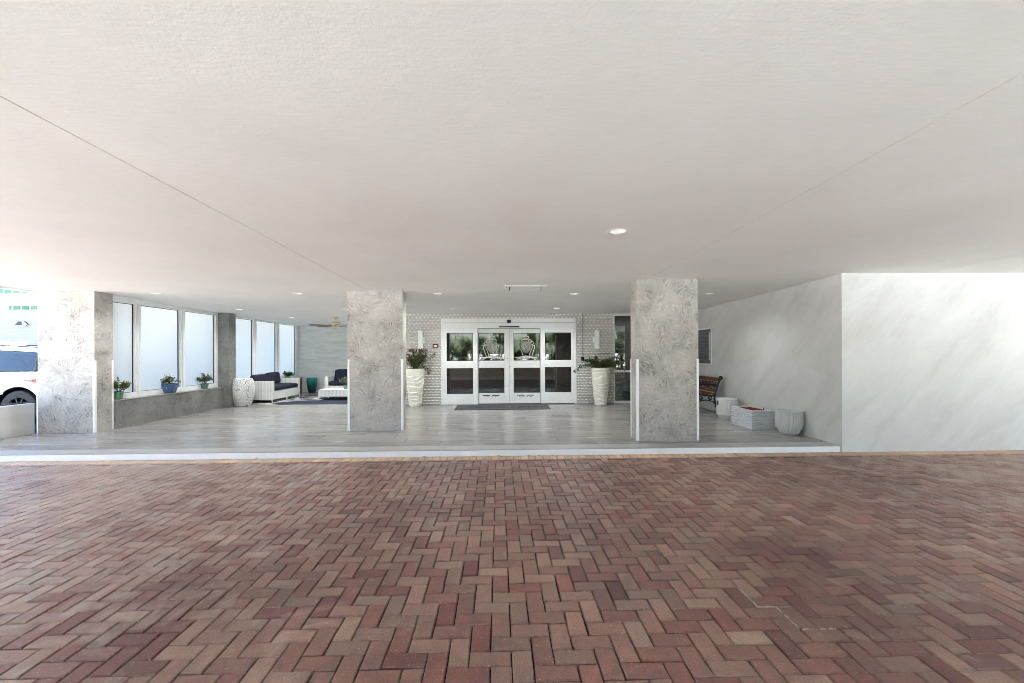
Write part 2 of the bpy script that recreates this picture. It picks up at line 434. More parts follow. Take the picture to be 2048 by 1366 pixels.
# bench timber
t = NT('bench_timber'); n = t.noise(t.obj((30, 1.6, 30)), 2.5, 5, 0.6, 0.6)
t.base(t.ramp(n, [(0.3, S(74, 38, 22)), (0.7, S(116, 66, 40))])); t.set(Roughness=0.45); t.bump(n, 0.2, 0.004); M['timber'] = t.m
# rug
t = NT('navy_cream_rug'); v = t.pos()
n = t.noise(t.pos((0.55, 1.1, 1), (0, 0, 0.25)), 0.8, 1, 0.3, 0.9)
c = t.ramp(n, [(0.0, S(26, 34, 56)), (0.5, S(26, 34, 56)), (0.515, S(206, 199, 186)), (0.56, S(196, 190, 178)), (0.575, S(112, 112, 114)), (0.64, S(120, 118, 116)), (0.655, S(26, 34, 56))])
t.base(c); t.set(Roughness=0.95); t.bump(t.noise(v, 220, 3), 0.5, 0.005); M['rug'] = t.m
t = NT('charcoal_mat_pile'); v = t.pos(); n = t.noise(v, 240, 3)
t.base(t.ramp(n, [(0.3, S(62, 63, 62)), (0.7, S(92, 92, 90))])); t.set(Roughness=0.95); t.bump(n, 0.5, 0.005); M['mat'] = t.m
M['mat_blue'] = plain('blue_mat_pile', S(24, 38, 96), 0.95)
M['mat_edge'] = plain('black_rubber', S(30, 30, 30), 0.7)

# glass
def glass(name, tint, ior, rough=0.0):
    t = NT(name)
    tr = t.n('ShaderNodeBsdfTransparent'); tr.inputs[0].default_value = tint
    gl = t.n('ShaderNodeBsdfGlossy'); gl.inputs['Color'].default_value = (0.95, 0.97, 0.96, 1); gl.inputs['Roughness'].default_value = rough
    fr = t.n('ShaderNodeFresnel'); fr.inputs['IOR'].default_value = ior
    mx = t.n('ShaderNodeMixShader'); t.l(fr.outputs[0], mx.inputs[0]); t.l(tr.outputs[0], mx.inputs[1]); t.l(gl.outputs[0], mx.inputs[2])
    t.l(mx.outputs[0], t.out.inputs[0]); return t.m
M['glass'] = glass('tinted_door_glass', (0.45, 0.42, 0.38, 1), 2.0)
M['glass_car'] = glass('car_glass', (0.30, 0.34, 0.36, 1), 1.9)
def frosted(name, col, k):
    t = NT(name)
    tl = t.n('ShaderNodeBsdfTranslucent'); tl.inputs[0].default_value = col
    t.base(col); t.set(Roughness=0.35)
    mx = t.n('ShaderNodeMixShader'); mx.inputs[0].default_value = k
    t.l(t.p.outputs[0], mx.inputs[1]); t.l(tl.outputs[0], mx.inputs[2]); t.l(mx.outputs[0], t.out.inputs[0]); return t.m
M['frost'] = frosted('frosted_glass', (0.72, 0.705, 0.66, 1), 0.85)
t = NT('etched_film'); t.base(S(196, 194, 186)); t.set(Roughness=0.7)
tr = t.n('ShaderNodeBsdfTransparent'); mx = t.n('ShaderNodeMixShader'); mx.inputs[0].default_value = 0.7
t.l(t.p.outputs[0], mx.inputs[1]); t.l(tr.outputs[0], mx.inputs[2]); t.l(mx.outputs[0], t.out.inputs[0]); M['etch'] = t.m
M['etch_line'] = plain('etched_line', S(206, 204, 196), 0.7)
M['lob_wall'] = plain('lobby_brown_panel', S(104, 82, 68), 0.5, var=0.15, scale=2)
M['lob_floor'] = plain('lobby_dark_tile', S(92, 78, 68), 0.25, var=0.15, scale=2)
M['lob_ceil'] = plain('lobby_ceiling', S(132, 112, 98), 0.8)
M['lime'] = plain('olive_green_upholstery', S(150, 152, 58), 0.8, var=0.1, bump=0.2)
M['wood_dark'] = plain('dark_stained_wood', S(74, 50, 36), 0.45, var=0.2, scale=12)
M['beige_wall'] = brushed('beige_render', S(196, 188, 176), S(208, 201, 190), S(216, 210, 200), (0, 0, 0))
M['white_render'] = brushed('white_render', S(202, 202, 199), S(210, 210, 207), S(216, 216, 214), (0, 0, 0))
M['grey_render'] = brushed('pale_grey_render', S(134, 132, 129), S(142, 140, 137), S(148, 147, 144), (0, 0, 0), (1, 1, 6))
M['win_green'] = plain('green_window_glass', S(46, 70, 60), 0.08, var=0.1, scale=0.5)
t = NT('white_car_paint'); t.base(S(196, 199, 203)); t.set(Roughness=0.22, Coat_Weight=1.0, Coat_Roughness=0.03); M['carpaint'] = t.m
M['tyre'] = plain('tyre_rubber', S(34, 34, 35), 0.75, var=0.2, scale=30, bump=0.3)
M['rim'] = plain('dark_alloy', S(58, 60, 62), 0.3, metal=0.8)
M['tail'] = plain('tail_lamp_red', S(176, 62, 40), 0.12, spec=0.8)
M['tail_clear'] = plain('tail_lamp_clear', S(150, 110, 104), 0.1, spec=0.8)
M['dark_trim'] = plain('dark_trim', S(30, 31, 33), 0.5)

# ================================================================== THE SETTING
KY, WY, BY = 6.095, 11.40, 15.50             # kerb line, entrance wall, lounge back wall
XL, XR = -8.11, 5.02                         # porch left edge, side wall on the right
CYB, CXR = -1.8, 19.0                        # far edges of the canopy, behind the camera and to the right
rnd = random.Random(7)

tag(MB().add([(-400, -400, -0.06), (400, -400, -0.06), (400, 400, -0.06), (-400, 400, -0.06)], [(0, 1, 2, 3)]).build('ground', M['concrete']), kind='structure')
tag(boxo('street', (-400, 400, -16, -7, -0.059, -0.05), M['asphalt']), kind='structure')

tag(boxo('parking_lot', (-90, -8.95, 8.3, 29.8, -0.0595, 0.05), M['asphalt']), kind='structure')  # dark asphalt under the car, added to cut bounce onto car and flats
M['bounce_lane'] = plain('bounce_lane_brick', S(158, 146, 136), 0.8, var=0.2, scale=3, bump=0.3, objspace=False)
tag(boxo('bounce_lane', (-22, -8.96, -5, 8.29, -0.0592, -0.050), M['bounce_lane']), kind='structure')  # unseen ground strip, added to tame the daylight bounced in from the left
# ---------------- driveway of herringbone pavers
PU = 0.1024
h0 = hz(907.1, 1250.3, 0)
driveway = tag(MB().add([(-10.5, -0.35, -0.022), (16.5, -0.35, -0.022), (16.5, KY, -0.022), (-10.5, KY, -0.022)], [(0, 1, 2, 3)]).build('driveway', M['sand']), kind='structure')
def paver_verts(L, W, T=0.045, c=0.0058):
    l, w = L/2, W/2
    top = [(-l+c, -w+c, 0), (l-c, -w+c, 0), (l-c, w-c, 0), (-l+c, w-c, 0)]
    mid = [(-l, -w, -c*0.9), (l, -w, -c*0.9), (l, w, -c*0.9), (-l, w, -c*0.9)]
    bot = [(-l, -w, -T), (l, -w, -T), (l, w, -T), (-l, w, -T)]
    fs = [(0, 1, 2, 3)]
    for i in range(4):
        j = (i+1) % 4
        fs += [(4+i, 4+j, j, i), (8+i, 8+j, 4+j, 4+i)]
    return np.array(top+mid+bot), fs
GAP = 0.0070
PV, PF = paver_verts(2*PU-GAP, PU-GAP)
reds = [S(122, 76, 69), S(130, 84, 76), S(112, 70, 64), S(136, 92, 83), S(124, 80, 74)]
tans = [S(152, 124, 109), S(162, 133, 117), S(144, 118, 104), S(155, 126, 110), S(140, 116, 103)]
tanb = [S(196, 164, 130), S(206, 176, 142), S(188, 156, 124)]
pavers = []           # (x, y, rot, colour)
i0 = -24
for i in range(-28, 36):
    for k in range(-30, 44):
        # H brick occupies (i+4k .. +2, i), V brick stands on the column right of it
        hx_, hy_ = (i+4*k+1)*PU, (i+0.5)*PU
        vx_, vy_ = (i+4*k+2.5)*PU, (i)*PU
        for (x, y, r) in ((hx_+h0.x, hy_+h0.y, 0), (vx_+h0.x, vy_+h0.y, PI/2)):
            if -10.4 < x < 16.4 and -0.2 < y < KY-0.2035-0.045:
                pavers.append((x, y, r))
def in_frame(x, y):
    d = camR.transposed() @ (Vector((x, y, 0))-O)
    u = CX+F*d.x/-d.z; v = CY+SHIFT-F*d.y/-d.z
    return (-30 < u < 2078 and v < 1390), -d.z
vis = []
for q in pavers:
    ok, dz = in_frame(q[0], q[1]) if q[1] > 0.6 else (False, 99)
    if ok: vis.append((dz, q))
vis.sort(key=lambda a: a[0])
near = set(q for _, q in vis[:300])
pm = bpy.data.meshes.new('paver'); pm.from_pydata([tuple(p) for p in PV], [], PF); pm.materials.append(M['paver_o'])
pm.attributes.new('edge', 'FLOAT', 'POINT').data.foreach_set('value', [0]*4+[1]*4+[0]*4)
def tone(rr):
    a, b = rr.choice(reds), rr.choice(tans); q = rr.betavariate(0.8, 0.8)
    k = rr.uniform(0.76, 1.0); return tuple((a[i]*(1-q)+b[i]*q)*k for i in range(3))+(1,)
allv, allf, allc = [], [], []
for q in pavers:
    x, y, r = q
    col = tone(rnd)
    jr, jx, jy, jz = rnd.gauss(0, 0.006), rnd.gauss(0, 0.0006), rnd.gauss(0, 0.0006), rnd.gauss(0, 0.0012)
    tx, ty = rnd.gauss(0, 0.006), rnd.gauss(0, 0.006)
    if q in near:
        o = bpy.data.objects.new('paver', pm); C.objects.link(o); o.parent = driveway
        o.location = (x+jx, y+jy, jz); o.rotation_euler = (tx, ty, r+jr); o.color = col
    else:
        Rm = np.array(Euler((tx, ty, r+jr)).to_matrix()); n = len(allv)*12
        allv.append(PV @ Rm.T + np.array((x+jx, y+jy, jz))); allf += [tuple(n+i for i in f) for f in PF]; allc.append(col)
# tan soldier course along the kerb, and cut pieces that close the field against it
PB, _ = paver_verts(PU-GAP, 0.203-GAP)
x = -10.4
while x < 16.4:
    n = len(allv)*12; allv.append(PB+np.array((x, KY-0.104, rnd.gauss(0, 0.001)))); allf += [tuple(n+i for i in f) for f in PF]
    c = rnd.choice(tanb); k = rnd.uniform(0.9, 1.1); allc.append((c[0]*k, c[1]*k, c[2]*k, 1)); x += PU
ytop = KY-0.207
x = -10.4
while x < 16.4:
    wd = rnd.choice((1, 2))*PU
    pc, _ = paver_verts(wd-GAP, 0.05)
    n = len(allv)*12; allv.append(pc+np.array((x+wd/2, ytop-0.0265, -0.002+rnd.gauss(0, 0.001)))); allf += [tuple(n+i for i in f) for f in PF]; allc.append(tone(rnd)); x += wd
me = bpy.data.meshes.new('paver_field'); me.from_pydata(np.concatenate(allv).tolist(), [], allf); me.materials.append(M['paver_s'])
at = me.attributes.new('tone', 'FLOAT_COLOR', 'POINT')
at.data.foreach_set('color', np.repeat(np.array(allc), 12, axis=0).astype(np.float32).ravel())
me.attributes.new('edge', 'FLOAT', 'POINT').data.foreach_set('value', np.tile(np.array([0]*4+[1]*4+[0]*4, dtype=np.float32), len(allv)))
o = bpy.data.objects.new('paver_field', me); C.objects.link(o); o.parent = driveway; tag(o, kind='stuff')

# ---------------- porch floor: slab, white kerb, grey nosing, plank tiles
porch = tag(boxo('porch_floor', (XL, XR+0.2, KY+0.03, BY+0.2, -0.055, FZ-0.010), M['grout']), kind='structure')
boxo('kerb', (XL, XR-0.03, KY+0.004, KY+0.029, -0.055, FZ-0.012), M['kerb'], porch)
x = XL
while x < XR-0.05:
    x1 = min(x+2.44, XR-0.03)
    boxo('nosing', (x+0.001, x1-0.001, KY, KY+0.283, FZ-0.0115, FZ-0.001), M['nosing'], porch, bev=0.003); x = x1
TL, TW = 1.2, 0.3
tile_cache = {}
def tile_mesh(L, W):
    key = (round(L, 3), round(W, 3))
    if key not in tile_cache:
        V, Fc = paver_verts(L, W, 0.0095, 0.0012)
        m_ = bpy.data.meshes.new('floor_tile'); m_.from_pydata([tuple(p) for p in V], [], Fc); m_.materials.append(M['plank']); tile_cache[key] = m_
    return tile_cache[key]
y = KY+0.286; row = 0
while y < BY-0.02:
    y1 = min(y+TW, BY)
    lo = XL if y < 7.9 else -7.06
    hi = XR-0.012 if y < WY-0.02 else -3.2
    x = lo - ((row*0.4) % TL) - (0.17 if row % 2 else 0)
    while x < hi:
        a, b = max(x, lo), min(x+TL, hi)
        if b-a > 0.05:
            o = bpy.data.objects.new('floor_tile', tile_mesh(b-a-0.005, y1-y-0.005)); C.objects.link(o); o.parent = porch
            o.location = ((a+b)/2, (y+y1)/2, FZ+rnd.gauss(0, 0.0003))
        x += TL
    y = y1; row += 1

# ---------------- ceiling: stucco panels with open control joints, openings for the downlights
DL = [(1.158, 4.103), (-6.24, 7.96), (-3.70, 7.96), (-1.13, 7.96), (1.42, 7.98), (3.98, 7.97), (-6.17, 10.34), (-3.68, 10.34), (-1.10, 10.22), (1.40, 10.28), (-5.91, 12.36), (-3.68, 12.36)]
DR = 0.085
DLAB = ['round recessed downlight alone in the big ceiling over the brick driveway', 'recessed downlight close behind the wide pale column, over the window sill',
        'recessed downlight midway between the wide pale column and the silver grey column', 'recessed downlight between the silver grey column and the ceiling hatch',
        'recessed downlight between the ceiling hatch and the column near the kerb', 'recessed downlight above the white pots by the side wall',
        'recessed downlight in front of the narrow dark window pillar', 'recessed downlight behind the silver grey column, short of the ceiling fan',
        'recessed downlight before the doors on the side of the red flowers', 'recessed downlight before the doors on the side of the conduit',
        'recessed downlight over the white wicker sofa', 'recessed downlight hidden behind the silver grey column, beside the ceiling fan']
ceiling = tag(boxo('ceiling', (XL+0.02, CXR, CYB+0.02, BY+0.2, 2.93, 3.0), M['ceil_gap']), kind='structure')
def ceil_panel(x0, x1, y0, y1):
    holes = [(x, y) for x, y in DL if x0 < x < x1 and y0 < y < y1]
    pts = [Vector((x0, y0)), Vector((x1, y0)), Vector((x1, y1)), Vector((x0, y1))]
    ed = [(0, 1), (1, 2), (2, 3), (3, 0)]
    for (hx0, hy0) in holes:
        n = len(pts); K = 28
        pts += [Vector((hx0+DR*math.cos(2*PI*k/K), hy0+DR*math.sin(2*PI*k/K))) for k in range(K)]
        ed += [(n+k, n+(k+1) % K) for k in range(K)]
    vs_, _, fs_, *_r = delaunay_2d_cdt(pts, ed, [], 0, 1e-5)
    fs_ = [f for f in fs_ if not any((sum((vs_[i] for i in f), Vector((0, 0)))/len(f)-Vector(h)).length < DR*0.98 for h in holes)]
    mb = MB()
    mb.add([(v.x, v.y, cz(v.y)) for v in vs_], [tuple(f) for f in fs_])
    T = 0.06; cor = [(x0, y0), (x1, y0), (x1, y1), (x0, y1)]
    vv = [(a, b, cz(b)) for a, b in cor]+[(a, b, cz(b)+T) for a, b in cor]
    mb.add(vv, [(i, (i+1) % 4, 4+(i+1) % 4, 4+i) for i in range(4)])
    return mb.build('ceiling_panel', M['ceil'], ceiling)
TRY = 7.80; g = 0.005
xs = [XL, -2.33, 2.30, 6.31, CXR]
gj = lambda q: g if q < 0 else 0.0026
for a, b in zip(xs[:-1], xs[1:]): ceil_panel(a+(gj(a) if a > XL else 0), b-(gj(b) if b < CXR else 0), CYB, TRY-g)
xs = [-7.26, -2.08, 2.48, XR+0.15]
for a, b in zip(xs[:-1], xs[1:]): ceil_panel(a+(g if a > -7.2 else 0), b-(g if b < 5 else 0), TRY+g*0.2, BY+0.1)
# plain backing just above the joints so that no daylight comes through
MB().add([(XL, CYB, cz(CYB)+0.062), (CXR, CYB, cz(CYB)+0.062), (CXR, TRY+0.1, cz(TRY+0.1)+0.062), (XL, TRY+0.1, cz(TRY+0.1)+0.062)], [(0, 1, 2, 3)])
# beam over the lounge windows up to the roof and fascias round the canopy edge
boxo('fascia', (XL-0.12, XL+0.0, CYB, 8.06, 2.56, 3.35), M['ceil'], ceiling)
boxo('fascia', (XL-0.12, CXR+0.12, CYB-0.12, CYB, 2.66, 3.35), M['ceil'], ceiling)
boxo('fascia', (CXR, CXR+0.12, CYB, 6.0, 2.56, 3.35), M['ceil'], ceiling)

# downlights
for i, (x, y) in enumerate(DL):
    near_l = i == 0
    lab = DLAB[i]
    th = thing('downlight', lab, 'downlight', (x, y, cz(y)), 0, None if near_l else 'porch downlights')
    pr = [(DR-0.014, 0.006), (DR-0.010, -0.004), (DR+0.016, -0.007), (DR+0.026, -0.001)]
    MB().lathe(pr, 32).build('trim_ring', M['lamp_trim'], th)
    MB().lathe([(DR-0.013, 0.004), (DR-0.02, 0.03), (DR-0.034, 0.055), (0.003, 0.058)], 32).build('lamp_dish', M['lamp_lens'], th)
    th.rotation_euler = (-math.atan(CS), 0, 0)
    ld = bpy.data.lights.new('lamp', 'SPOT'); ld.energy = 1.5 if near_l else (10.0 if y > 12 else 3.5 if x > 3 else 6.5); ld.spot_size = R(150); ld.spot_blend = 1.0; ld.shadow_soft_size = 0.0; ld.color = (1.0, 0.96, 0.9)
    lo = bpy.data.objects.new('lamp', ld); C.objects.link(lo); lo.parent = th; lo.location = (0, 0, 0.02)

# ceiling access hatch
vy0, vy1, vx0, vx1 = 7.13, 7.73, 0.10, 0.82
th = thing('ceiling_hatch', 'white framed rectangular access hatch in the ceiling before the doors', 'hatch', ((vx0+vx1)/2, (vy0+vy1)/2, cz((vy0+vy1)/2)))
th.rotation_euler = (-math.atan(CS), 0, 0)
ww, dd, fr = (vx1-vx0)/2, (vy1-vy0)/2, 0.075
mb = MB()
for (a, b, c, d) in ((-ww, ww, -dd, -dd+fr), (-ww, ww, dd-fr, dd), (-ww, -ww+fr, -dd+fr, dd-fr), (ww-fr, ww, -dd+fr, dd-fr)): mb.box(a, b, c, d, -0.010, 0.0, 0.003)
mb.build('frame', M['white_metal'], th)
mb = MB().add([(-ww+fr+0.02, -dd+fr+0.01, -0.0035), (ww-fr-0.012, -dd+fr+0.01, -0.0035), (ww-fr-0.012, dd-fr-0.008, -0.009), (-ww+fr+0.02, dd-fr-0.008, -0.009)], [(0, 1, 2, 3)])
mb.build('hatch_panel', M['ceil'], th)
boxo('dark_gap', (-ww+fr+0.001, ww-fr-0.001, -dd+fr+0.001, dd-fr-0.001, -0.003, -0.0015), M['ceil_gap'], th)

# unseen block of flats over the porch, added to shade the car side
tw = thing('shading_tower', 'unseen apartment block above the covered entrance, added to shade the car', 'building', (2.0, 12.0, 3.0))
boxo('wall', (-10, 11, -7.5, 8, 0.05, 30), M['white_render'], tw)

# ================================================================== COLUMNS AND WALLS
def column(x0, x1, y0, y1, label, guards, gh=1.27):
    th = thing('column', label, 'column', ((x0+x1)/2, (y0+y1)/2, FZ))
    off = th.location
    MB(off).box(x0, x1, y0, y1, FZ-0.006, cz(y0)+0.03, 0.004).build('shaft', M['trowel'], th)
    w_, t_ = 0.032, 0.004
    for (sx, sy) in guards:
        X = x0 if sx < 0 else x1; Yy = y0 if sy < 0 else y1
        mb = MB(off)
        mb.box(min(X, X-sx*w_)+(0 if sx < 0 else 0), max(X, X-sx*w_), *( (Yy-t_, Yy+0.001) if sy < 0 else (Yy-0.001, Yy+t_)), FZ+0.002, FZ+gh)
        mb.box(*((X-t_, X+0.001) if sx < 0 else (X-0.001, X+t_)), *((Yy-t_, Yy+w_) if sy < 0 else (Yy-w_, Yy+t_)), FZ+0.002, FZ+gh+0.0005)
        mb.build('corner_guard', M['guard'], th)
    # thin silicone line at the foot
    return th
column(-8.055, -7.088, 7.70, 8.06, 'wide pale column beside the parked white car and planter wall', [(1, -1), (1, 1)])
column(-2.686, -1.716, 7.66, 7.93, 'silver grey textured column hiding the end of the lounge seating', [(-1, -1), (1, -1)])
column(2.135, 3.106, 6.555, 6.86, 'textured grey column standing close to the kerb before the bench', [(-1, -1), (1, -1), (-1, 1)])

# side and front wall on the right: one L-shaped wall
th = thing('side_wall', 'cloudy off white painted wall behind the bench, turning the corner to the driveway', 'wall', (8, 6.3, 0))
pl = [(5.0, KY-0.02), (19.0, KY-0.02), (19.0, KY+0.3), (5.36, KY+0.3), (5.36, WY+0.3), (5.06, WY+0.3), (5.065, 7.2)]
mb = MB(th.location)
n = len(pl); vsx = [(a, b, -0.055) for a, b in pl]+[(a, b, cz(b)+0.03) for a, b in pl]
mb.add(vsx, [tuple(range(n))[::-1], tuple(range(n, 2*n))]+[(i, (i+1) % n, n+(i+1) % n, n+i) for i in range(n)])
mb.build('wall_body', M['wall_r'], th)

# lounge back wall and the hidden return to the entrance
o = boxo('lounge_wall', (-7.4, -3.05, BY, BY+0.15, FZ-0.05, 2.6), M['wall_b'])
tag(o, 'pale combed plaster wall at the far end of the lounge', 'wall')
o = boxo('return_wall', (-3.2, -3.05, WY+0.15, BY, FZ-0.05, 2.6), M['wall_b'])
tag(o, 'plaster wall between the lounge and the lobby', 'wall')

# low ledge wall under the lounge windows, with sill
th = thing('ledge_wall', 'low dark grey trowelled wall carrying the window sill and potted plants', 'wall', (-7.2, 11.5, FZ))
MB(th.location).box(-7.42, -7.05, 8.062, BY, FZ-0.05, 0.612, 0.006).build('wall_body', M['trowel_dark'], th)
MB(th.location).box(-7.42, -7.035, 8.063, BY-0.001, 0.6125, 0.628, 0.003).build('sill', M['nosing'], th)
# pillar between the two window bays
o = boxo('pillar', (-7.40, -6.90, 11.12, 11.41, FZ-0.006, cz(11.1)+0.03), M['trowel_dark'], None, 0.004)
tag(o, 'narrow dark textured pillar between the two banks of frosted windows', 'pillar')

# frosted windows
WX = -7.20
def window_bay(y0, y1, panes, label):
    th = thing('frosted_window', label, 'window', (WX, (y0+y1)/2, 0.628))
    of = th.location
    zb, zt = 0.735, 2.445
    ztop = cz(y1)+0.02
    MB(of).box(WX-0.09, WX+0.03, y0, y1, 0.6285, zb-0.012, 0.003).build('bottom_rail', M['alu'], th)
    mb = MB(of); mb.add([(x, y, z) for x in (WX-0.09, WX+0.03) for (y, z) in ((y0, zt+0.012), (y1, zt+0.008), (y1, cz(y1)+0.02), (y0, cz(y0)+0.02))], [(0, 1, 2, 3), (7, 6, 5, 4), (0, 4, 5, 1), (1, 5, 6, 2), (2, 6, 7, 3), (3, 7, 4, 0)])
    mb.build('head_rail', M['alu'], th)
    edges = [y0]+[e for pn in panes for e in pn]+[y1]
    for i in range(0, len(edges), 2):
        a, b = edges[i], edges[i+1]
        if b-a < 0.012: continue
        mb = MB(of).box(WX-0.09, WX+0.028, a+0.012 if i else a, b-0.012 if i+2 < len(edges) else b, zb-0.0125, zt+0.013, 0.003)
        if 0 < i < len(edges)-2: mb.box(WX+0.027, WX+0.055, (a+b)/2-0.03, (a+b)/2+0.03, zb-0.0125, zt+0.0125, 0.004)
        mb.build('mullion', M['alu'], th)
    for (a, b) in panes:
        p_ = MB(of).box(WX-0.045, WX-0.036, a-0.008, b+0.008, zb-0.01, zt+0.01).build('pane', M['frost'], th)
        gk = MB(of)
        for (c, d, e, f_) in ((a-0.012, a+0.006, zb-0.012, zt+0.012), (b-0.004, b+0.012, zb-0.012, zt+0.012), (a+0.006, b-0.004, zt+0.002, zt+0.012), (a+0.006, b-0.004, zb-0.012, zb-0.004)):
            gk.box(WX-0.034, WX-0.022, c, d, e, f_)
        gk.build('gasket', M['gasket'], p_)
    return th
window_bay(8.065, 11.118, [(8.11, 8.64), (8.79, 9.83), (9.99, 11.02)], 'first bank of frosted windows above the blue pot and green potted plants')
window_bay(11.412, BY-0.002, [(11.56, 12.68), (12.88, 13.98), (14.18, 15.30)], 'far bank of frosted windows behind the white wicker sofa')

# ---------------- entrance wall of wavy relief panels
def wave_panel(x0, x1, z0, z1, parent, dx=0.0165, dz=0.0073):
    nx, nz = max(2, int((x1-x0)/dx)), max(2, int((z1-z0)/dz))
    X, Z = np.meshgrid(np.linspace(x0, x1, nx+1), np.linspace(z0, z1, nz+1))
    P = 0.0735
    ph = Z/P + 0.09*np.sin(2*PI*X/0.105 + 0.9*np.sin(Z*40))
    s = ph-np.floor(ph)
    wv_ = np.sin(2*PI*X/0.105+PI*np.floor(ph))
    hgt = 0.030*np.where(s < 0.80, s/0.80, (1-s)/0.20) * (0.72+0.28*wv_)
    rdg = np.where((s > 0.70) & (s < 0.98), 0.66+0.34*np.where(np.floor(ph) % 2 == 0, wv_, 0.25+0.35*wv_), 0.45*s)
    Yv = WY-hgt
    vv = np.stack([X, Yv, Z], -1).reshape(-1, 3)
    idx = np.arange((nx+1)*(nz+1)).reshape(nz+1, nx+1)
    ff = np.stack([idx[:-1, :-1], idx[:-1, 1:], idx[1:, 1:], idx[1:, :-1]], -1).reshape(-1, 4)
    me_ = bpy.data.meshes.new('relief_panel'); me_.from_pydata((vv-np.array(parent.location)).tolist(), [], ff.tolist())
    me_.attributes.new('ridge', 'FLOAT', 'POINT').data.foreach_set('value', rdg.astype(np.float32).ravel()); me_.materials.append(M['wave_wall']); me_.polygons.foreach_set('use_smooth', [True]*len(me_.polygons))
    o_ = bpy.data.objects.new('relief_panel', me_); C.objects.link(o_); o_.parent = parent; return o_
DX0, DX1 = hy(882.5, 720, WY).x, hy(1152.5, 720, WY).x
DZT = hy(1018, 637, WY).z
WINX = hy(1227.5, 720, WY).x
ew = thing('entrance_wall', 'white wall of wavy ridged relief panels round the sliding doors', 'wall', (0.3, WY, FZ))
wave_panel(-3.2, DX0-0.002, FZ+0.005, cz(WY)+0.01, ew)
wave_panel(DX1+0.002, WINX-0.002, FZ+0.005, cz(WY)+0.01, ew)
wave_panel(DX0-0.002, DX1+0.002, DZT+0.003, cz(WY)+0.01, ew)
mb = MB(ew.location)
mb.box(-3.2, DX0-0.001, WY+0.002, WY+0.15, FZ-0.05, 2.6); mb.box(DX1+0.001, WINX-0.001, WY+0.002, WY+0.15, FZ-0.05, 2.6); mb.box(DX0-0.001, DX1+0.001, WY+0.002, WY+0.15, DZT+0.001, 2.6)
mb.box(WINX-0.001, 5.05, WY+0.002, WY+0.15, cz(WY)-0.03, 2.6)
mb.build('wall_core', M['white_render'], ew)

# ---------------- sliding entrance doors
ud = lambda u: hy(u, 720, WY).x
vd = lambda v: hy(1018, v, WY).z
dr = thing('sliding_doors', 'white framed automatic glass entrance doors with etched crests', 'door', (0.26, WY, FZ))
of = dr.location
yF = WY-0.03
zf = FZ+0.002
# frame posts and header
mb = MB(of).box(DX0, ud(886.5), yF-0.01, WY+0.10, zf, DZT, 0.004).box(ud(1149.5), DX1, yF-0.01, WY+0.10, zf, DZT, 0.004)
mb.build('door_frame', M['white_metal'], dr)
hd = MB(of).box(ud(886.5)+0.001, ud(1149.5)-0.001, yF-0.05, WY+0.08, vd(656.5), DZT-0.002, 0.006).build('header', M['white_metal'], dr)
MB(of).box(ud(886.5)+0.002, ud(1149.5)-0.002, yF-0.0525, yF-0.0495, vd(646.3), vd(645.7)).build('seam', M['grout'], hd)
def leaf(u0, u1, vt, vb, panes, y0, pu, label=None):
    """stiles and rails round two panes: panes = ((v0, v1), (v0, v1)), pu = (u0, u1)"""
    x0, x1 = ud(u0)+0.001, ud(u1)-0.001; a, b = ud(pu[0]), ud(pu[1]); y1 = y0+0.045
    zt, zb = vd(vt), max(zf+0.004, vd(vb))
    lf = MB(of).box(x0, a, y0, y1, zb, zt, 0.003).box(b, x1, y0, y1, zb, zt, 0.003)
    zs = [zb, vd(panes[1][1]), vd(panes[1][0]), vd(panes[0][1]), vd(panes[0][0]), zt]
    for k in (0, 2, 4): lf.box(a+0.0005, b-0.0005, y0+0.002, y1-0.002, zs[k], zs[k+1], 0.002)
    lo = lf.build('door_leaf', M['white_metal'], dr)
    for k in (1, 3):
        pn = MB(of).box(a-0.004, b+0.004, y0+0.022, y0+0.028, zs[k]-0.004, zs[k+1]+0.004).build('pane', M['glass'], lo)
        gk = MB(of)
        for q in ((a, a+0.012, zs[k], zs[k+1]), (b-0.012, b, zs[k], zs[k+1]), (a+0.012, b-0.012, zs[k], zs[k]+0.012), (a+0.012, b-0.012, zs[k+1]-0.012, zs[k+1])):
            gk.box(q[0], q[1], y0+0.012, y0+0.02, q[2], q[3])
        gk.build('glazing_bead', M['gasket'], lo)
    return lo
PN = ((666, 721.3), (735.8, 786))
leafs = [leaf(886.5, 955.5, 654, 808, ((666, 721.6), (735.8, 787)), yF, (893.5, 946.2)),
         leaf(955.8, 1018.9, 657.2, 807, PN, yF+0.06, (956.8, 1008.7)),
         leaf(1019.1, 1080.6, 657.2, 807, PN, yF+0.06, (1027.2, 1080.0)),
         leaf(1080.8, 1149.5, 653.5, 807, ((665.4, 720.6), (734.4, 785)), yF, (1089.6, 1142))]
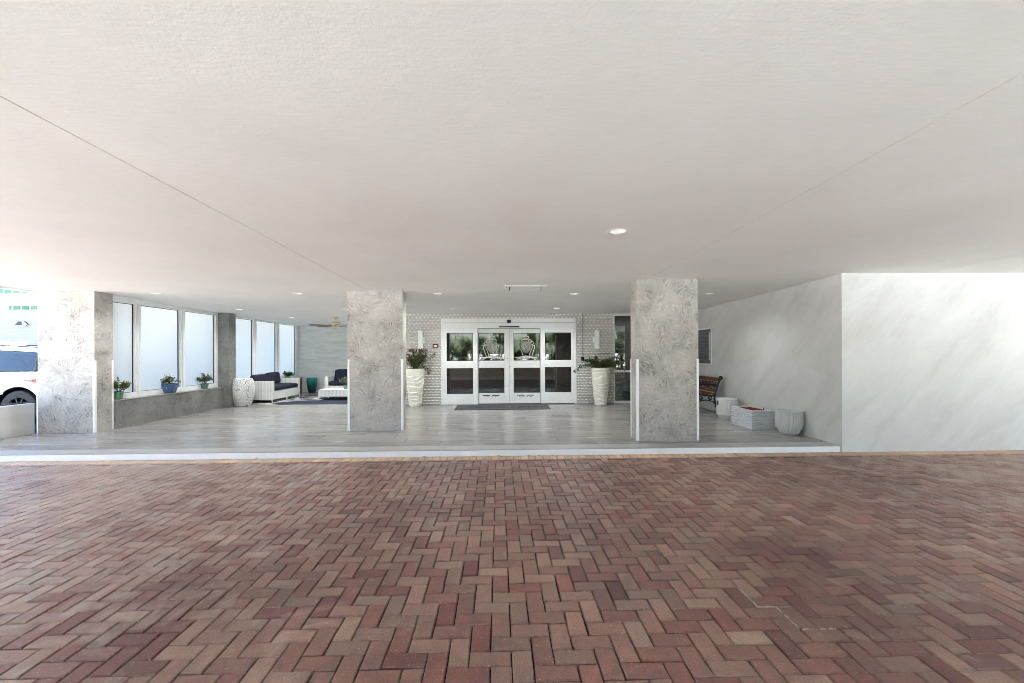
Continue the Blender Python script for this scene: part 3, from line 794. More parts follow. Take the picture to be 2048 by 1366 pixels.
# sensor dome, motion bar, lock cylinders, stickers
mb = MB(of); pr = [(0.002, -0.05), (0.03, -0.045), (0.052, -0.028), (0.06, 0.0)]
c0 = Vector((ud(1018), yF-0.052, vd(643)))
vsx = []; fsx = []
mb.lathe([(r_, z_*1.0) for r_, z_ in pr], 20)
dome = mb
dome.v = [tuple(Vector((v[0]+of.x, v[1]+of.y, v[2]+of.z)) - of) for v in dome.v]
dm = [(v[0]+of.x, v[1]+of.y, v[2]+of.z) for v in dome.v]
dm = [(c0.x+x*1.0, c0.y+z*1.0, c0.z+y*0.8) for x, y, z in dm]
mb2 = MB(of); mb2.add(dm, dome.f, True); mb2.build('sensor_dome', M['black'], hd)
MB(of).box(ud(998), ud(1038.5), yF-0.075, yF-0.052, vd(654.8), vd(652.6), 0.004).build('motion_sensor', M['black'], hd)
for (u, v, k) in ((1015.3, 716.8, 1), (1020.5, 733.2, 2), (1015.3, 772, 1)):
    x, z = ud(u), vd(v)
    MB(of).prism([(x+0.011*math.cos(2*PI*i/14), z+0.011*math.sin(2*PI*i/14)) for i in range(14)], 'y', yF+0.048, yF+0.0605).build('lock_cylinder', M['black'], leafs[k])
for (u0, u1, k) in ((964, 999, 1), (1033.5, 1068.5, 2)):
    st = MB(of).box(ud(u0), ud(u1), yF+0.0575, yF+0.0598, vd(795), vd(789.6)).build('sticker', M['guard'], leafs[k])
    a, b = ud(u0), ud(u1); L_ = b-a
    mb = MB(of)
    mb.box(a+0.01*L_, a+0.45*L_, yF+0.0562, yF+0.0574, vd(791.6), vd(789.8)); mb.box(a+0.56*L_, a+0.99*L_, yF+0.0562, yF+0.0574, vd(791.6), vd(789.8))
    for q in range(12):
        if q in (0, 11): continue
        xx = a+L_*(0.04+q*0.078); mb.box(xx, xx+L_*0.045, yF+0.0562, yF+0.0574, vd(794.4), vd(792.9)-0.004*(q % 3))
    mb.build('sticker_print', M['black'], leafs[k])
# etched crests on the two middle upper panes: crown, shield, scrolling mantle, ribbon
def crest(uc, flip, k):
    ye = yF+0.06+0.0200
    cx_, S_ = ud(uc), (ud(1080)-ud(1027))/53.0          # metres per photo pixel on the door
    zc = vd(694)
    P2 = lambda x, y: (cx_+flip*x*S_, zc+y*S_)
    fill = MB(of)
    sh = [(-9, 13), (-4, 11), (0, 13), (5, 11), (10, 12.5), (11, 4), (9.5, -4), (5, -10), (0, -13.5), (-5, -10), (-9, -4), (-10.5, 4)]
    fill.prism([P2(*q) for q in sh], 'y', ye-0.001, ye)
    fill.build('etched_shield', M['etch'], leafs[k])
    ln = MB(of)
    def stroke(pts, wd):
        pts = [Vector(P2(*q)) for q in pts]
        for i in range(len(pts)-1):
            d = (pts[i+1]-pts[i]); nn = Vector((-d.y, d.x)).normalized()*wd*S_/2; e = d.normalized()*wd*S_*0.3
            q = [pts[i]-nn-e, pts[i+1]-nn+e, pts[i+1]+nn+e, pts[i]+nn-e]
            ln.prism([tuple(p_) for p_ in q], 'y', ye-0.0034-0.0002*(i % 5), ye-0.0024-0.0002*(i % 5))
    arc = lambda cx, cy, r, a0, a1, n=10: [(cx+r*math.cos(R(a0+(a1-a0)*i/n)), cy+r*math.sin(R(a0+(a1-a0)*i/n))) for i in range(n+1)]
    stroke([(-4, 17), (4, 17)], 1.4); stroke([(-4, 17), (-5.5, 22), (-2.5, 20.5), (0, 24), (2.5, 20.5), (5.5, 22), (4, 17)], 1.0)
    stroke(arc(0, 20, 3.2, 20, 160), 0.8); stroke([(0, 24), (0, 26.5)], 1.0); stroke([(-1.2, 25.4), (1.2, 25.4)], 0.8)
    stroke([(-9, 13), (-6, 15.5), (0, 15), (6, 15.5), (10, 13)], 1.0)
    stroke(arc(8, 11, 3.5, 200, -40), 0.9); stroke(arc(12, 8, 3.2, 150, -70), 0.9)
    stroke([(11, 4), (14, 5), (13, 0), (10.5, -6), (8, -12), (6, -18)], 1.0); stroke([(13.5, 3), (17, 3.5), (17, -2), (15, -8), (13, -14), (11.5, -19)], 1.0)
    stroke([(-10.5, 4), (-13, 3), (-12, -4), (-9, -9), (-7, -16)], 0.9)
    # sword / flash across the shield
    stroke([(-2, 5), (1, 1), (-1, 0), (-4, -6)], 0.9)
    rb = MB(of)
    for (q) in ([(-24, -20.5), (-12, -19.5), (0, -17.5), (12, -19.5), (24, -20.5), (18, -22.5), (10, -22.2), (0, -20.6), (-10, -22.2), (-18, -22.5)],):
        rb.prism([P2(*a) for a in q], 'y', ye-0.0046, ye-0.0036)
    rb.prism([P2(*a) for a in [(-12, -22.6), (-20, -26.5), (-16, -23.0), (-10.5, -22.3)]], 'y', ye-0.0046, ye-0.0036)
    rb.prism([P2(*a) for a in [(12, -22.6), (22, -28), (17, -23.0), (10.5, -22.3)]], 'y', ye-0.0046, ye-0.0036)
    rb.build('etched_ribbon', M['etch_line'], leafs[k])
    ln.build('etched_crest', M['etch_line'], leafs[k])
crest(984, -1, 1); crest(1052.5, 1, 2)

# narrow side window next to the doors
sw = thing('side_window', 'tall narrow dark window between planter and column', 'window', (3.9, WY, FZ))
of2 = sw.location; x0, x1 = WINX, 5.04
fz0, fz1 = vd(806.5)-0.02, vd(632)
mb = MB(of2).box(x0, x0+0.02, WY-0.02, WY+0.08, zf, cz(WY)-0.035, 0.003).box(x1-0.05, x1, WY-0.02, WY+0.08, zf, cz(WY)-0.035, 0.003)
mb.box(x0+0.021, x1-0.051, WY-0.018, WY+0.078, zf, vd(803.5), 0.003).box(x0+0.021, x1-0.051, WY-0.018, WY+0.078, fz1, cz(WY)-0.036, 0.003)
mb.box(x0+0.021, x1-0.051, WY-0.012, WY+0.07, vd(746), vd(741.5), 0.003)
mb.build('window_frame', M['white_metal'], sw)
boxo('pane', (x0+0.015, x1-0.045, WY+0.03, WY+0.036, vd(804), vd(745)), M['glass'], sw, 0, of2)
boxo('pane', (x0+0.015, x1-0.045, WY+0.03, WY+0.036, vd(742), fz1+0.005), M['glass'], sw, 0, of2)

# doormat with script lettering
mx0, mx1, my0, my1 = -1.09, 1.26, 10.31, 11.30
dm_ = thing('doormat', 'charcoal entrance mat with blue lettering before the glass doors', 'doormat', ((mx0+mx1)/2, (my0+my1)/2, FZ+0.001))
ofm = dm_.location
MB(ofm).box(mx0, mx1, my0, my1, FZ+0.001, FZ+0.007, 0.002).build('rubber_border', M['mat_edge'], dm_)
MB(ofm).box(mx0+0.04, mx1-0.04, my0+0.04, my1-0.04, FZ+0.0065, FZ+0.011, 0.001).build('pile', M['mat'], dm_)
for word, xo in (('Regency', -0.42), ('Tower', 0.58)):
    tc = bpy.data.curves.new('lettering', 'FONT'); tc.body = word; tc.size = 0.36; tc.shear = 0.35; tc.align_x = 'CENTER'; tc.align_y = 'CENTER'; tc.extrude = 0.001
    to = bpy.data.objects.new('lettering_tmp', tc); C.objects.link(to)
    bpy.context.view_layer.update()
    lm = bpy.data.meshes.new_from_object(to.evaluated_get(bpy.context.evaluated_depsgraph_get())); bpy.data.objects.remove(to)
    lm.materials.clear(); lm.materials.append(M['mat_blue'])
    lo_ = bpy.data.objects.new('lettering', lm); C.objects.link(lo_); lo_.parent = dm_; lo_.location = (xo, -0.02, 0.0112); lo_.scale = (0.86, 1.3, 1)

# ---------------- lobby behind the glass
o = boxo('lobby_floor', (-3.04, 7.5, WY+0.16, 18.5, FZ-0.06, FZ-0.004), M['lob_floor']); tag(o, kind='structure')
o = boxo('lobby_ceiling', (-3.04, 7.5, WY+0.16, 18.5, 2.62, 2.70), M['lob_ceil']); tag(o, kind='structure')
lw = thing('lobby_wall', 'brown panelled lobby wall seen through the dark glass', 'wall', (2, 18.5, FZ))
MB(lw.location).box(-3.04, 7.5, 18.5, 18.65, FZ-0.06, 2.70).build('wall_body', M['lob_wall'], lw)
MB(lw.location).box(7.5, 7.65, WY+0.16, 18.65, FZ-0.06, 2.70).build('wall_body', M['lob_wall'], lw)
MB(lw.location).box(-3.045, -3.042, WY+0.16, 18.5, FZ-0.004, 2.62).build('wall_panel', M['lob_wall'], lw)
for x in np.arange(-2.6, 7.2, 1.2): MB(lw.location).box(x, x+1.1, 18.47, 18.499, FZ+0.2, 2.3, 0.01).build('wall_panel', M['wood_dark'], lw)

# ================================================================== PLANTS
def leaf_mesh(name, L, mat, parent, off=(0, 0, 0)):
    """L: list of (pos, direction, length, width, tone); every leaf is a folded lozenge"""
    vs, fs, tn = [], [], []
    of = Vector(off)
    for (p, d, ln, wd, tone_) in L:
        d = Vector(d).normalized(); p = Vector(p)-of
        a = d.cross(Vector((0.13, 0.21, 1))); a = a.normalized() if a.length > 1e-3 else Vector((1, 0, 0))
        up = a.cross(d)
        n = len(vs)
        vs += [p, p+d*ln*0.5+a*wd/2+up*wd*0.18, p+d*ln, p+d*ln*0.5-a*wd/2+up*wd*0.18]
        fs += [(n, n+1, n+2), (n, n+2, n+3)]; tn += [tone_, tone_]
    me_ = bpy.data.meshes.new(name); me_.from_pydata([tuple(v) for v in vs], [], fs); me_.materials.append(mat)
    at_ = me_.attributes.new('tone', 'FLOAT', 'FACE'); at_.data.foreach_set('value', np.array(tn, dtype=np.float32))
    o_ = bpy.data.objects.new(name, me_); C.objects.link(o_)
    if parent: o_.parent = parent; tag(o_, kind='stuff')
    return o_
def rdir(rr, up=0.0):
    v = Vector((rr.gauss(0, 1), rr.gauss(0, 1), rr.gauss(0, 1)+up)); return v.normalized()

def potted_plant(name, label, loc, pot, seed, R0=0.13, Hh=0.16, nleaf=90, petals=16, pot_h=0.14, pot_r=0.09, potmat='pot_green', lmat='leaf', group=None, tall=0):
    rr = random.Random(seed)
    th = thing(name, label, 'potted plant', loc, rr.uniform(0, 6), group)
    k = pot_r
    pf = [(k*0.70, 0), (k*0.74, 0.004), (k*0.95, pot_h*0.78), (k*1.0, pot_h*0.8), (k*1.02, pot_h), (k*0.93, pot_h), (k*0.9, pot_h*0.86)] if pot == 'taper' else \
         [(k*0.68, 0), (k*0.72, 0.004), (k*0.92, pot_h*0.35), (k*1.0, pot_h*0.75), (k*0.99, pot_h*0.94), (k*1.03, pot_h), (k*0.93, pot_h), (k*0.9, pot_h*0.86)]
    po = MB().lathe(pf, 28).build('pot', M[potmat], th)
    MB().lathe([(k*0.9, pot_h*0.87), (0.001, pot_h*0.9)], 20).build('soil', M['soil'], th)
    st = MB(); L = []; Fl = []
    ns = 16
    for i in range(ns):
        a = rr.uniform(0, 2*PI); q = rr.uniform(0.15, 1.0)
        tip = Vector((math.cos(a)*R0*q, math.sin(a)*R0*q, pot_h+Hh*(1.05-0.55*q)*rr.uniform(0.75, 1.1)))
        b = Vector((math.cos(a)*k*0.3*q, math.sin(a)*k*0.3*q, pot_h*0.88))
        m = (b+tip)/2+Vector((0, 0, Hh*0.15))
        st.tube([b, m, tip], 0.0028, 4, False)
        for j in range(nleaf//ns):
            tt = rr.uniform(0.3, 1.0); p = b.lerp(m, tt*2) if tt < 0.5 else m.lerp(tip, tt*2-1)
            d = rdir(rr, 0.25)+Vector((math.cos(a), math.sin(a), 0))*0.6
            L.append((p, d, rr.uniform(0.045, 0.085), rr.uniform(0.032, 0.058), rr.random()))
        if i < petals:
            for j in range(5): Fl.append((tip+rdir(rr)*0.012, rdir(rr, 0.8), 0.022, 0.02, rr.random()))
    for i in range(tall):
        tip = Vector((rr.uniform(-.6, .6)*R0, rr.uniform(-.6, .6)*R0, pot_h+Hh*rr.uniform(1.1, 1.5)))
        st.tube([(0, 0, pot_h*0.9), tip], 0.002, 4, False)
        for j in range(4): Fl.append((tip+rdir(rr)*0.01, rdir(rr), 0.02, 0.02, rr.random()))
    st.build('stems', M['stem'], th)
    leaf_mesh('foliage', L, M[lmat], th)
    if Fl: leaf_mesh('flowers', Fl, M['petal_pink'], th)
    return th
ZS = 0.629
def on_sill(u, v, x): q = hx(u, v, x); return (x, q.y, ZS)
potted_plant('potted_plant', 'small flowering plant in a green pot on the sill beside the wide column', on_sill(236, 797, -7.12), 'taper', 3, 0.19, 0.22, 190, 12, 0.15, 0.085)
potted_plant('potted_plant', 'low plant in a mottled blue glazed bowl on the window sill', on_sill(339, 787, -7.13), 'bowl', 5, 0.19, 0.14, 190, 3, 0.205, 0.145, 'blue_glaze', 'leaf_pale', None, 4)
potted_plant('potted_plant', 'bushy flowering plant in a green pot on the sill beside the dark pillar', on_sill(409.5, 779, -7.12), 'taper', 9, 0.22, 0.22, 220, 14, 0.13, 0.085)
potted_plant('potted_plant', 'dark leafy plant on the sill behind the far arm of the sofa', (-7.12, hx(575, 752, -7.12).y, ZS), 'taper', 12, 0.20, 0.20, 240, 0, 0.05, 0.09)

# tall rippled planters by the doors
def ripple_planter(cx, cy, label, seed):
    rr = random.Random(seed)
    th = thing('tall_planter', label, 'planter', (cx, cy, FZ))
    Hh, n = 0.975, 9
    pf = []
    for i in range(0, 109):
        z = Hh*i/108
        pf.append((0.150+0.095*(z/Hh)**0.8, z))
    pf[0] = (0.145, 0.0)
    ph = [rr.uniform(0, 6.28) for _ in range(12)]
    def fn(r_, z_, a):
        tl = z_/Hh*n + 0.55*math.sin(a+ph[0]+z_*5) + 0.34*math.sin(2*a+ph[1]+z_*9) + 0.3*math.sin(z_*14+ph[3])
        s_ = tl-math.floor(tl)
        rid = (s_**0.7 if s_ < 0.85 else ((1-s_)/0.15)**0.6)
        k_ = 0.0 if z_ > Hh*0.995 else 1.0
        return r_+k_*0.030*(rid-0.5)*(0.75+0.25*math.sin(3*a+ph[2]+math.floor(tl))), z_
    mb = MB(); mb.lathe(pf, 56, fn=fn)
    mb.lathe([(0.244, Hh), (0.222, Hh+0.002), (0.215, Hh-0.06), (0.0, Hh-0.05)], 40)
    mb.build('pot', M['pot_cream'], th, 60)
    MB().lathe([(0.213, Hh-0.045), (0.001, Hh-0.035)], 24).build('soil', M['soil'], th)
    return th, Hh, rr
def shrub_on(th, z0, rr, branches, nl, lmat, ls, fl, fs=0.035):
    st = MB(); L = []; Fl = []
    for (tip, k) in branches:
        tip = Vector(tip); b = Vector((tip.x*0.12, tip.y*0.12, z0-0.04))
        m = b.lerp(tip, 0.5)+Vector((0, 0, k))
        pts = [b.lerp(m, t_).lerp(m.lerp(tip, t_), t_) for t_ in (0, .2, .4, .6, .8, 1)]
        st.tube(pts, [0.006, 0.005, 0.004, 0.003, 0.0025, 0.002], 5, False)
        for j in range(nl):
            t_ = rr.random()**0.7; p = b.lerp(m, t_).lerp(m.lerp(tip, t_), t_)+rdir(rr)*0.02
            L.append((p, rdir(rr, 0.1), rr.uniform(0.6, 1.1)*ls, rr.uniform(0.35, 0.6)*ls, rr.random()))
        if rr.random() < fl:
            for j in range(12): Fl.append((tip+rdir(rr)*rr.uniform(0, 0.045), rdir(rr), fs, fs*0.9, rr.random()))
    st.build('stems', M['stem'], th); leaf_mesh('foliage', L, M[lmat], th)
    if Fl: leaf_mesh('flowers', Fl, M['petal_red'], th)
th, Hp, rr = ripple_planter(-2.17, 11.125, 'cream rippled planter with upright dark red flowers under the sconce beside the alarm box', 21)
br = []
for i in range(40):
    a = rr.uniform(0, 2*PI); q = rr.uniform(0.1, 1.0)
    br.append(((math.cos(a)*0.36*q, min(0.17, math.sin(a)*0.3*q), Hp+rr.uniform(0.12, 0.52)), 0.06))
br += [((0.40, -0.05, Hp-0.06), 0.2), ((0.36, -0.08, Hp-0.12), 0.2), ((0.5, 0.05, Hp+0.36), 0.1)]
shrub_on(th, Hp, rr, br, 38, 'leaf', 0.066, 0.75, 0.042)
th, Hp, rr = ripple_planter(2.66, 11.11, 'cream rippled planter with low trailing greenery beside the narrow window', 22)
br = []
for i in range(40):
    a = rr.uniform(0, 2*PI); q = rr.uniform(0.2, 1.0)
    br.append(((math.cos(a)*0.58*q, min(0.17, math.sin(a)*0.32*q), Hp+rr.uniform(0.02, 0.30)), 0.08))
br += [((-0.72, -0.1, Hp-0.10), 0.22), ((-0.62, -0.12, Hp-0.02), 0.2), ((0.62, -0.1, Hp-0.08), 0.2), ((0.66, -0.05, Hp+0.10), 0.2), ((0.60, -0.15, Hp+0.02), 0.2)]
shrub_on(th, Hp, rr, br, 42, 'leaf', 0.07, 0.3, 0.042)

# ================================================================== THINGS ON THE ENTRANCE WALL
for (u0, u1, side, lab) in ((837.5, 847, 1, 'flat white wall sconce above the dark red flowers'), (1188, 1198, -1, 'flat white wall sconce beside the vertical conduit')):
    xa, xb = ud(u0), ud(u1); z0, z1 = vd(698), vd(661)
    th = thing('wall_sconce', lab, 'wall lamp', ((xa+xb)/2, WY, z0))
    boxo('shade', (xa, xb, WY-0.085, WY-0.03, z0, z1), M['sconce'], th, 0.012, th.location)
    xm = xb if side > 0 else xa
    boxo('mount', (xm-0.018-(0.018 if side < 0 else 0), xm+0.018+(0.018 if side > 0 else 0), WY-0.06, WY-0.004, z0+0.16, z0+0.32), M['white_metal'], th, 0.003, th.location)
th = thing('alarm_box', 'small dark red alarm box beside the door frame', 'alarm box', (ud(871.5), WY, vd(695)))
boxo('housing', (ud(866), ud(877), WY-0.06, WY-0.012, vd(695), vd(687.5)), M['red_box'], th, 0.01, th.location)
boxo('label_plate', (ud(868.5), ud(874.5), WY-0.063, WY-0.0605, vd(692.8), vd(690.2)), M['guard'], th, 0, th.location)
th = thing('conduit', 'thin vertical conduit with black box on the wavy wall', 'conduit', (ud(1165), WY, vd(722)))
MB(th.location).tube([(ud(1165.3), WY-0.03, vd(714)), (ud(1165.5), WY-0.03, cz(WY)-0.005)], 0.008, 8).build('pipe', M['grout'], th)
boxo('junction_box', (ud(1161.3), ud(1167.6), WY-0.07, WY-0.012, vd(722), vd(714.5)), M['black'], th, 0.006, th.location)
o = boxo('wall_plaque', (ud(1168.5), ud(1183), WY-0.035, WY-0.021, vd(730), vd(718.5)), plain('grey_plaque', S(150, 158, 164), 0.4), None, 0.002)
tag(o, 'small grey plaque half hidden by trailing leaves', 'sign')
o = MB().prism([(ud(1195), vd(709.5)), (ud(1220), vd(708.2)), (ud(1220), vd(706.6)), (ud(1195), vd(707.8))], 'y', WY-0.05, WY-0.015).build('wall_bracket', M['grey_panel'])
tag(o, 'thin grey horizontal bracket on the wavy wall above the trailing greenery', 'bracket')

# electrical panel on the side wall
def wallx(y): return 5.062
ya, yb = hx(1424, 700, wallx(10.2)).y, 10.95
z0, z1 = hx(1424, 730, wallx(10.2)).z, hx(1424, 655, wallx(10.2)).z
th = thing('electrical_panel', 'grey louvred panel door in a white frame on the wall above the bench', 'panel', (wallx(10.5), (ya+yb)/2, z0))
of = th.location; xw = wallx(ya)
fw = 0.03
mb = MB(of).box(xw-0.02, xw+0.03, ya, ya+fw, z0, z1, 0.002).box(xw-0.02, xw+0.03, yb-fw, yb, z0, z1, 0.002).box(xw-0.02, xw+0.03, ya+fw, yb-fw, z0, z0+fw, 0.002).box(xw-0.02, xw+0.03, ya+fw, yb-fw, z1-fw, z1, 0.002)
mb.build('frame', M['white_metal'], th)
pd_ = boxo('panel_door', (xw-0.008, xw+0.02, ya+fw+0.003, yb-fw-0.003, z0+fw+0.003, z1-fw-0.003), M['grey_panel'], th, 0, of)
k = 0
zz = z0+0.12
while zz < z1-0.12:
    MB(of).add([(xw-0.008, ya+0.12, zz), (xw-0.016, ya+0.12, zz+0.004), (xw-0.008, ya+0.12, zz+0.026), (xw-0.008, yb-0.12, zz), (xw-0.016, yb-0.12, zz+0.004), (xw-0.008, yb-0.12, zz+0.026)], [(0, 1, 2), (5, 4, 3), (0, 3, 4, 1), (1, 4, 5, 2)]).build('slat', M['grey_panel'], pd_)
    zz += 0.036
boxo('handle', (xw-0.03, xw-0.009, ya+0.085, ya+0.095, z0+0.11, z1-0.11), M['white_metal'], th, 0.003, of)

# ================================================================== BENCH
bx, by0, by1 = 4.89, 9.31, 10.62            # rear foot, near end, far end
th = thing('bench', 'wooden bench with black scrolled cast iron ends against the side wall', 'bench', (4.6, (by0+by1)/2, FZ))
of = th.location
def bpt(x, z, y): return (bx+x, y, FZ+z)
def end_frame(y):
    mb = MB(of)
    back = [(-0.02, 0.0), (-0.06, 0.10), (-0.10, 0.22), (-0.125, 0.34), (-0.115, 0.43), (-0.075, 0.55), (-0.03, 0.68), (0.02, 0.79)]
    mb.tube([bpt(a, b, y) for a, b in back], [0.017, 0.016, 0.018, 0.021, 0.024, 0.020, 0.019, 0.019], 8)
    mb.tube([bpt(0.03, 0.0, y), bpt(-0.03, 0.012, y)], 0.016, 8)
    mb.tube([bpt(0.02+0.028*math.cos(a), 0.80+0.028*math.sin(a), y) for a in np.linspace(-2.5, 3.2, 14)], 0.020, 8)
    seat = [(-0.115, 0.42), (-0.20, 0.405), (-0.35, 0.42), (-0.50, 0.445), (-0.56, 0.43)]
    mb.tube([bpt(a, b, y) for a, b in seat], 0.021, 8)
    front = [(-0.56, 0.43), (-0.545, 0.32), (-0.50, 0.2), (-0.52, 0.09), (-0.57, 0.0)]
    mb.tube([bpt(a, b, y) for a, b in front], [0.02, 0.02, 0.017, 0.015, 0.018], 8)
    arm = [(-0.06, 0.62), (-0.2, 0.66), (-0.38, 0.655), (-0.5, 0.63), (-0.555, 0.58), (-0.54, 0.54), (-0.51, 0.56)]
    mb.tube([bpt(a, b, y) for a, b in arm], 0.016, 8)
    mb.tube([bpt(a, b, y) for a, b in [(-0.50, 0.63), (-0.49, 0.54), (-0.515, 0.445)]], 0.013, 8)
    # arch and scrolls under the seat
    mb.tube([bpt(-0.325+0.225*math.cos(a), 0.185+0.125*math.sin(a), y) for a in np.linspace(0.0, PI, 15)], 0.011, 7)
    for sx in (-1, 1):
        mb.tube([bpt(-0.325+sx*(0.10+0.045*math.cos(a)*(1-a/14)), 0.355+0.04*math.sin(a)*(1-a/14), y) for a in np.linspace(-2, 6, 18)], 0.009, 6)
        c = bpt(-0.325+sx*0.085, 0.35, y); mb.bm(ball(c, 0.018), True)
        c = bpt(-0.325+sx*0.215, 0.165, y); mb.bm(ball(c, 0.017), True)
    return mb.build('end_frame', M['iron'], th)
def ball(c, r, s=(1, 1, 1)):
    b_ = bmesh.new(); bmesh.ops.create_uvsphere(b_, u_segments=12, v_segments=8, radius=r)
    for q in b_.verts: q.co = Vector((q.co.x*s[0]+c[0], q.co.y*s[1]+c[1], q.co.z*s[2]+c[2]))
    return b_
end_frame(by0); end_frame(by1)
for i in range(6):
    xx = -0.15-0.072*i; zz = 0.43+0.012*abs(i-2)*0.6
    MB(of).box(bx+xx-0.03, bx+xx+0.03, by0-0.012, by1+0.012, FZ+zz, FZ+zz+0.022, 0.004).build('seat_slat', M['timber'], th)
def rail(z0_, z1_, xo):
    x_a = bx-0.105+0.125*(z0_-0.45)/0.36+xo; x_b = bx-0.105+0.125*(z1_-0.45)/0.36+xo
    mb = MB(of)
    mb.add([(x_a-0.012, by0+0.005, FZ+z0_), (x_a+0.012, by0+0.005, FZ+z0_), (x_b+0.012, by0+0.005, FZ+z1_), (x_b-0.012, by0+0.005, FZ+z1_),
            (x_a-0.012, by1-0.005, FZ+z0_), (x_a+0.012, by1-0.005, FZ+z0_), (x_b+0.012, by1-0.005, FZ+z1_), (x_b-0.012, by1-0.005, FZ+z1_)],
           [(0, 1, 2, 3), (7, 6, 5, 4), (0, 4, 5, 1), (1, 5, 6, 2), (2, 6, 7, 3), (3, 7, 4, 0)])
    mb.build('back_rail', M['timber'], th)
rail(0.725, 0.80, -0.02); rail(0.49, 0.555, -0.02)
zf_ = lambda z_: bx-0.125+0.125*(z_-0.45)/0.36
for yy in (by0+0.36, by0+0.95):
    mb = MB(of); mb.tube([(zf_(0.555), yy, FZ+0.552), (zf_(0.725), yy, FZ+0.728)], 0.02, 4); mb.build('back_upright', M['timber'], th)
mb = MB(of)
def curl(cy_, cz_, r_, s_, a0, a1, n=16):
    mb.tube([(zf_(cz_+r_*math.sin(a)*(1-0.6*(a-a0)/(a1-a0))), cy_+s_*r_*math.cos(a)*(1-0.6*(a-a0)/(a1-a0)), FZ+cz_+r_*math.sin(a)*(1-0.6*(a-a0)/(a1-a0))) for a in np.linspace(a0, a1, n)], 0.0075, 6)
yy = by0+0.10
while yy < by1-0.06:
    for s_ in (-1, 1):
        curl(yy+s_*0.035, 0.675, 0.045, s_, -1.6, 4.2); curl(yy+s_*0.03, 0.598, 0.036, s_, 1.6, -4.0)
    mb.tube([(zf_(0.56), yy, FZ+0.56), (zf_(0.72), yy, FZ+0.72)], 0.007, 6)
    mb.tube([(zf_(0.635), yy-0.07, FZ+0.635), (zf_(0.65), yy, FZ+0.655), (zf_(0.635), yy+0.07, FZ+0.635)], 0.007, 6)
    yy += 0.155
mb.build('scroll_panel', M['iron'], th)

# ================================================================== WHITE POTS BY THE SIDE WALL
def fluted(name, label, loc, prof, n=44, depth=0.006, z_lo=0.03, z_hi=0.36, extra=None):
    th = thing(name, label, 'pot', loc)
    N = n*6
    def fn(r_, z_, a):
        if z_lo < z_ < z_hi and r_ > 0.1:
            return r_-depth*(0.5-0.5*math.cos(a*n))**2, z_
        return r_, z_
    mb = MB(); mb.lathe(prof, N, fn=fn); mb.build('body', M['pot_white'], th, 60)
    return th
# bowl
pf = [(0.0, 0.004), (0.10, 0.0), (0.135, 0.004)]
for i in range(1, 25):
    z_ = 0.392*i/24; pf.append((0.135+0.082*math.sin(min(1, z_/0.2)*PI/2)+0.006*z_, z_))
pf += [(0.219, 0.398), (0.205, 0.398), (0.20, 0.37), (0.18, 0.1), (0.001, 0.06)]
fluted('fluted_bowl', 'white round bottomed fluted pot standing nearest the corner of the wall', (4.865, 7.02, FZ), [(a*0.94, b*0.97) for a, b in pf], 36, 0.014, 0.03, 0.372)
# drum stool
th = fluted('fluted_stool', 'white fluted cylinder stool between the bench and the textured box', (4.765, 8.78, FZ), [(0.0, 0.0), (0.172, 0.0), (0.172, 0.055), (0.176, 0.058), (0.20, 0.060), (0.205, 0.066), (0.206, 0.08)]+[(0.206, 0.08+0.03*i) for i in range(1, 11)]+[(0.206, 0.392), (0.204, 0.402), (0.196, 0.406), (0.001, 0.406)], 52, 0.006, 0.07, 0.385)
boxo('hand_grip', (-0.212, -0.198, -0.03, 0.03, 0.27, 0.36), M['gasket'], th, 0.003)
# textured box
th = thing('planter_box', 'white rough layered rectangular box filled with red gravel', 'planter', (4.67, 7.75, FZ))
wb, lb, hb, tb = 0.212, 0.342, 0.33, 0.05
rr = random.Random(4)
def rough_wall(x0, y0, x1, y1):
    """one outer face with layered relief"""
    nx, nz = 40, 34; d = Vector((x1-x0, y1-y0, 0)); nn = Vector((d.y, -d.x, 0)).normalized()
    ph = [(rr.uniform(0, 6.28), rr.uniform(4, 9), rr.uniform(-8, 8)) for _ in range(5)]
    vs, fs = [], []
    for j in range(nz+1):
        for i in range(nx+1):
            t_ = i/nx; z_ = hb*j/nz
            e = sum(math.sin(z_*150+p0+math.sin(t_*k_*1.3+p0)*1.6+t_*s_) for p0, k_, s_ in ph)/5
            e2 = sum(math.sin(z_*310+p0*2+t_*k_*3) for p0, k_, s_ in ph)/5
            edge = min(1, min(t_, 1-t_)*12, min(j, nz-j)/1.5)
            p_ = Vector((x0, y0, 0))+d*t_+nn*(0.010*e+0.006*e2)*edge; vs.append((p_.x, p_.y, z_))
    for j in range(nz):
        for i in range(nx):
            a = j*(nx+1)+i; fs.append((a, a+1, a+nx+2, a+nx+1))
    return vs, fs
mb = MB()
for q in ((-wb, -lb, wb, -lb), (wb, -lb, wb, lb), (wb, lb, -wb, lb), (-wb, lb, -wb, -lb)): mb.add(*rough_wall(*q), smooth=True)
mb.build('body', M['layered'], th, 50)
mb = MB()
for q in ((-wb, wb, -lb, -lb+tb), (-wb, wb, lb-tb, lb), (-wb, -wb+tb, -lb+tb, lb-tb), (wb-tb, wb, -lb+tb, lb-tb)): mb.box(*q, hb-0.06, hb+0.004, 0.004)
mb.build('rim', M['pot_white'], th)
g_ = MB()
for i in range(420):
    c = (rr.uniform(-wb+tb+0.01, wb-tb-0.01), rr.uniform(-lb+tb+0.01, lb-tb-0.01), hb-0.02+rr.uniform(-0.006, 0.006)); s_ = rr.uniform(0.008, 0.016)
    o_ = [Vector((math.cos(a)*s_, math.sin(a)*s_, 0)) for a in (0, 2.1, 4.2)]
    up = Vector((rr.uniform(-.3, .3), rr.uniform(-.3, .3), 1))*s_
    g_.add([Vector(c)+q for q in o_]+[Vector(c)+up, Vector(c)-up], [(0, 1, 3), (1, 2, 3), (2, 0, 3), (1, 0, 4), (2, 1, 4), (0, 2, 4)])
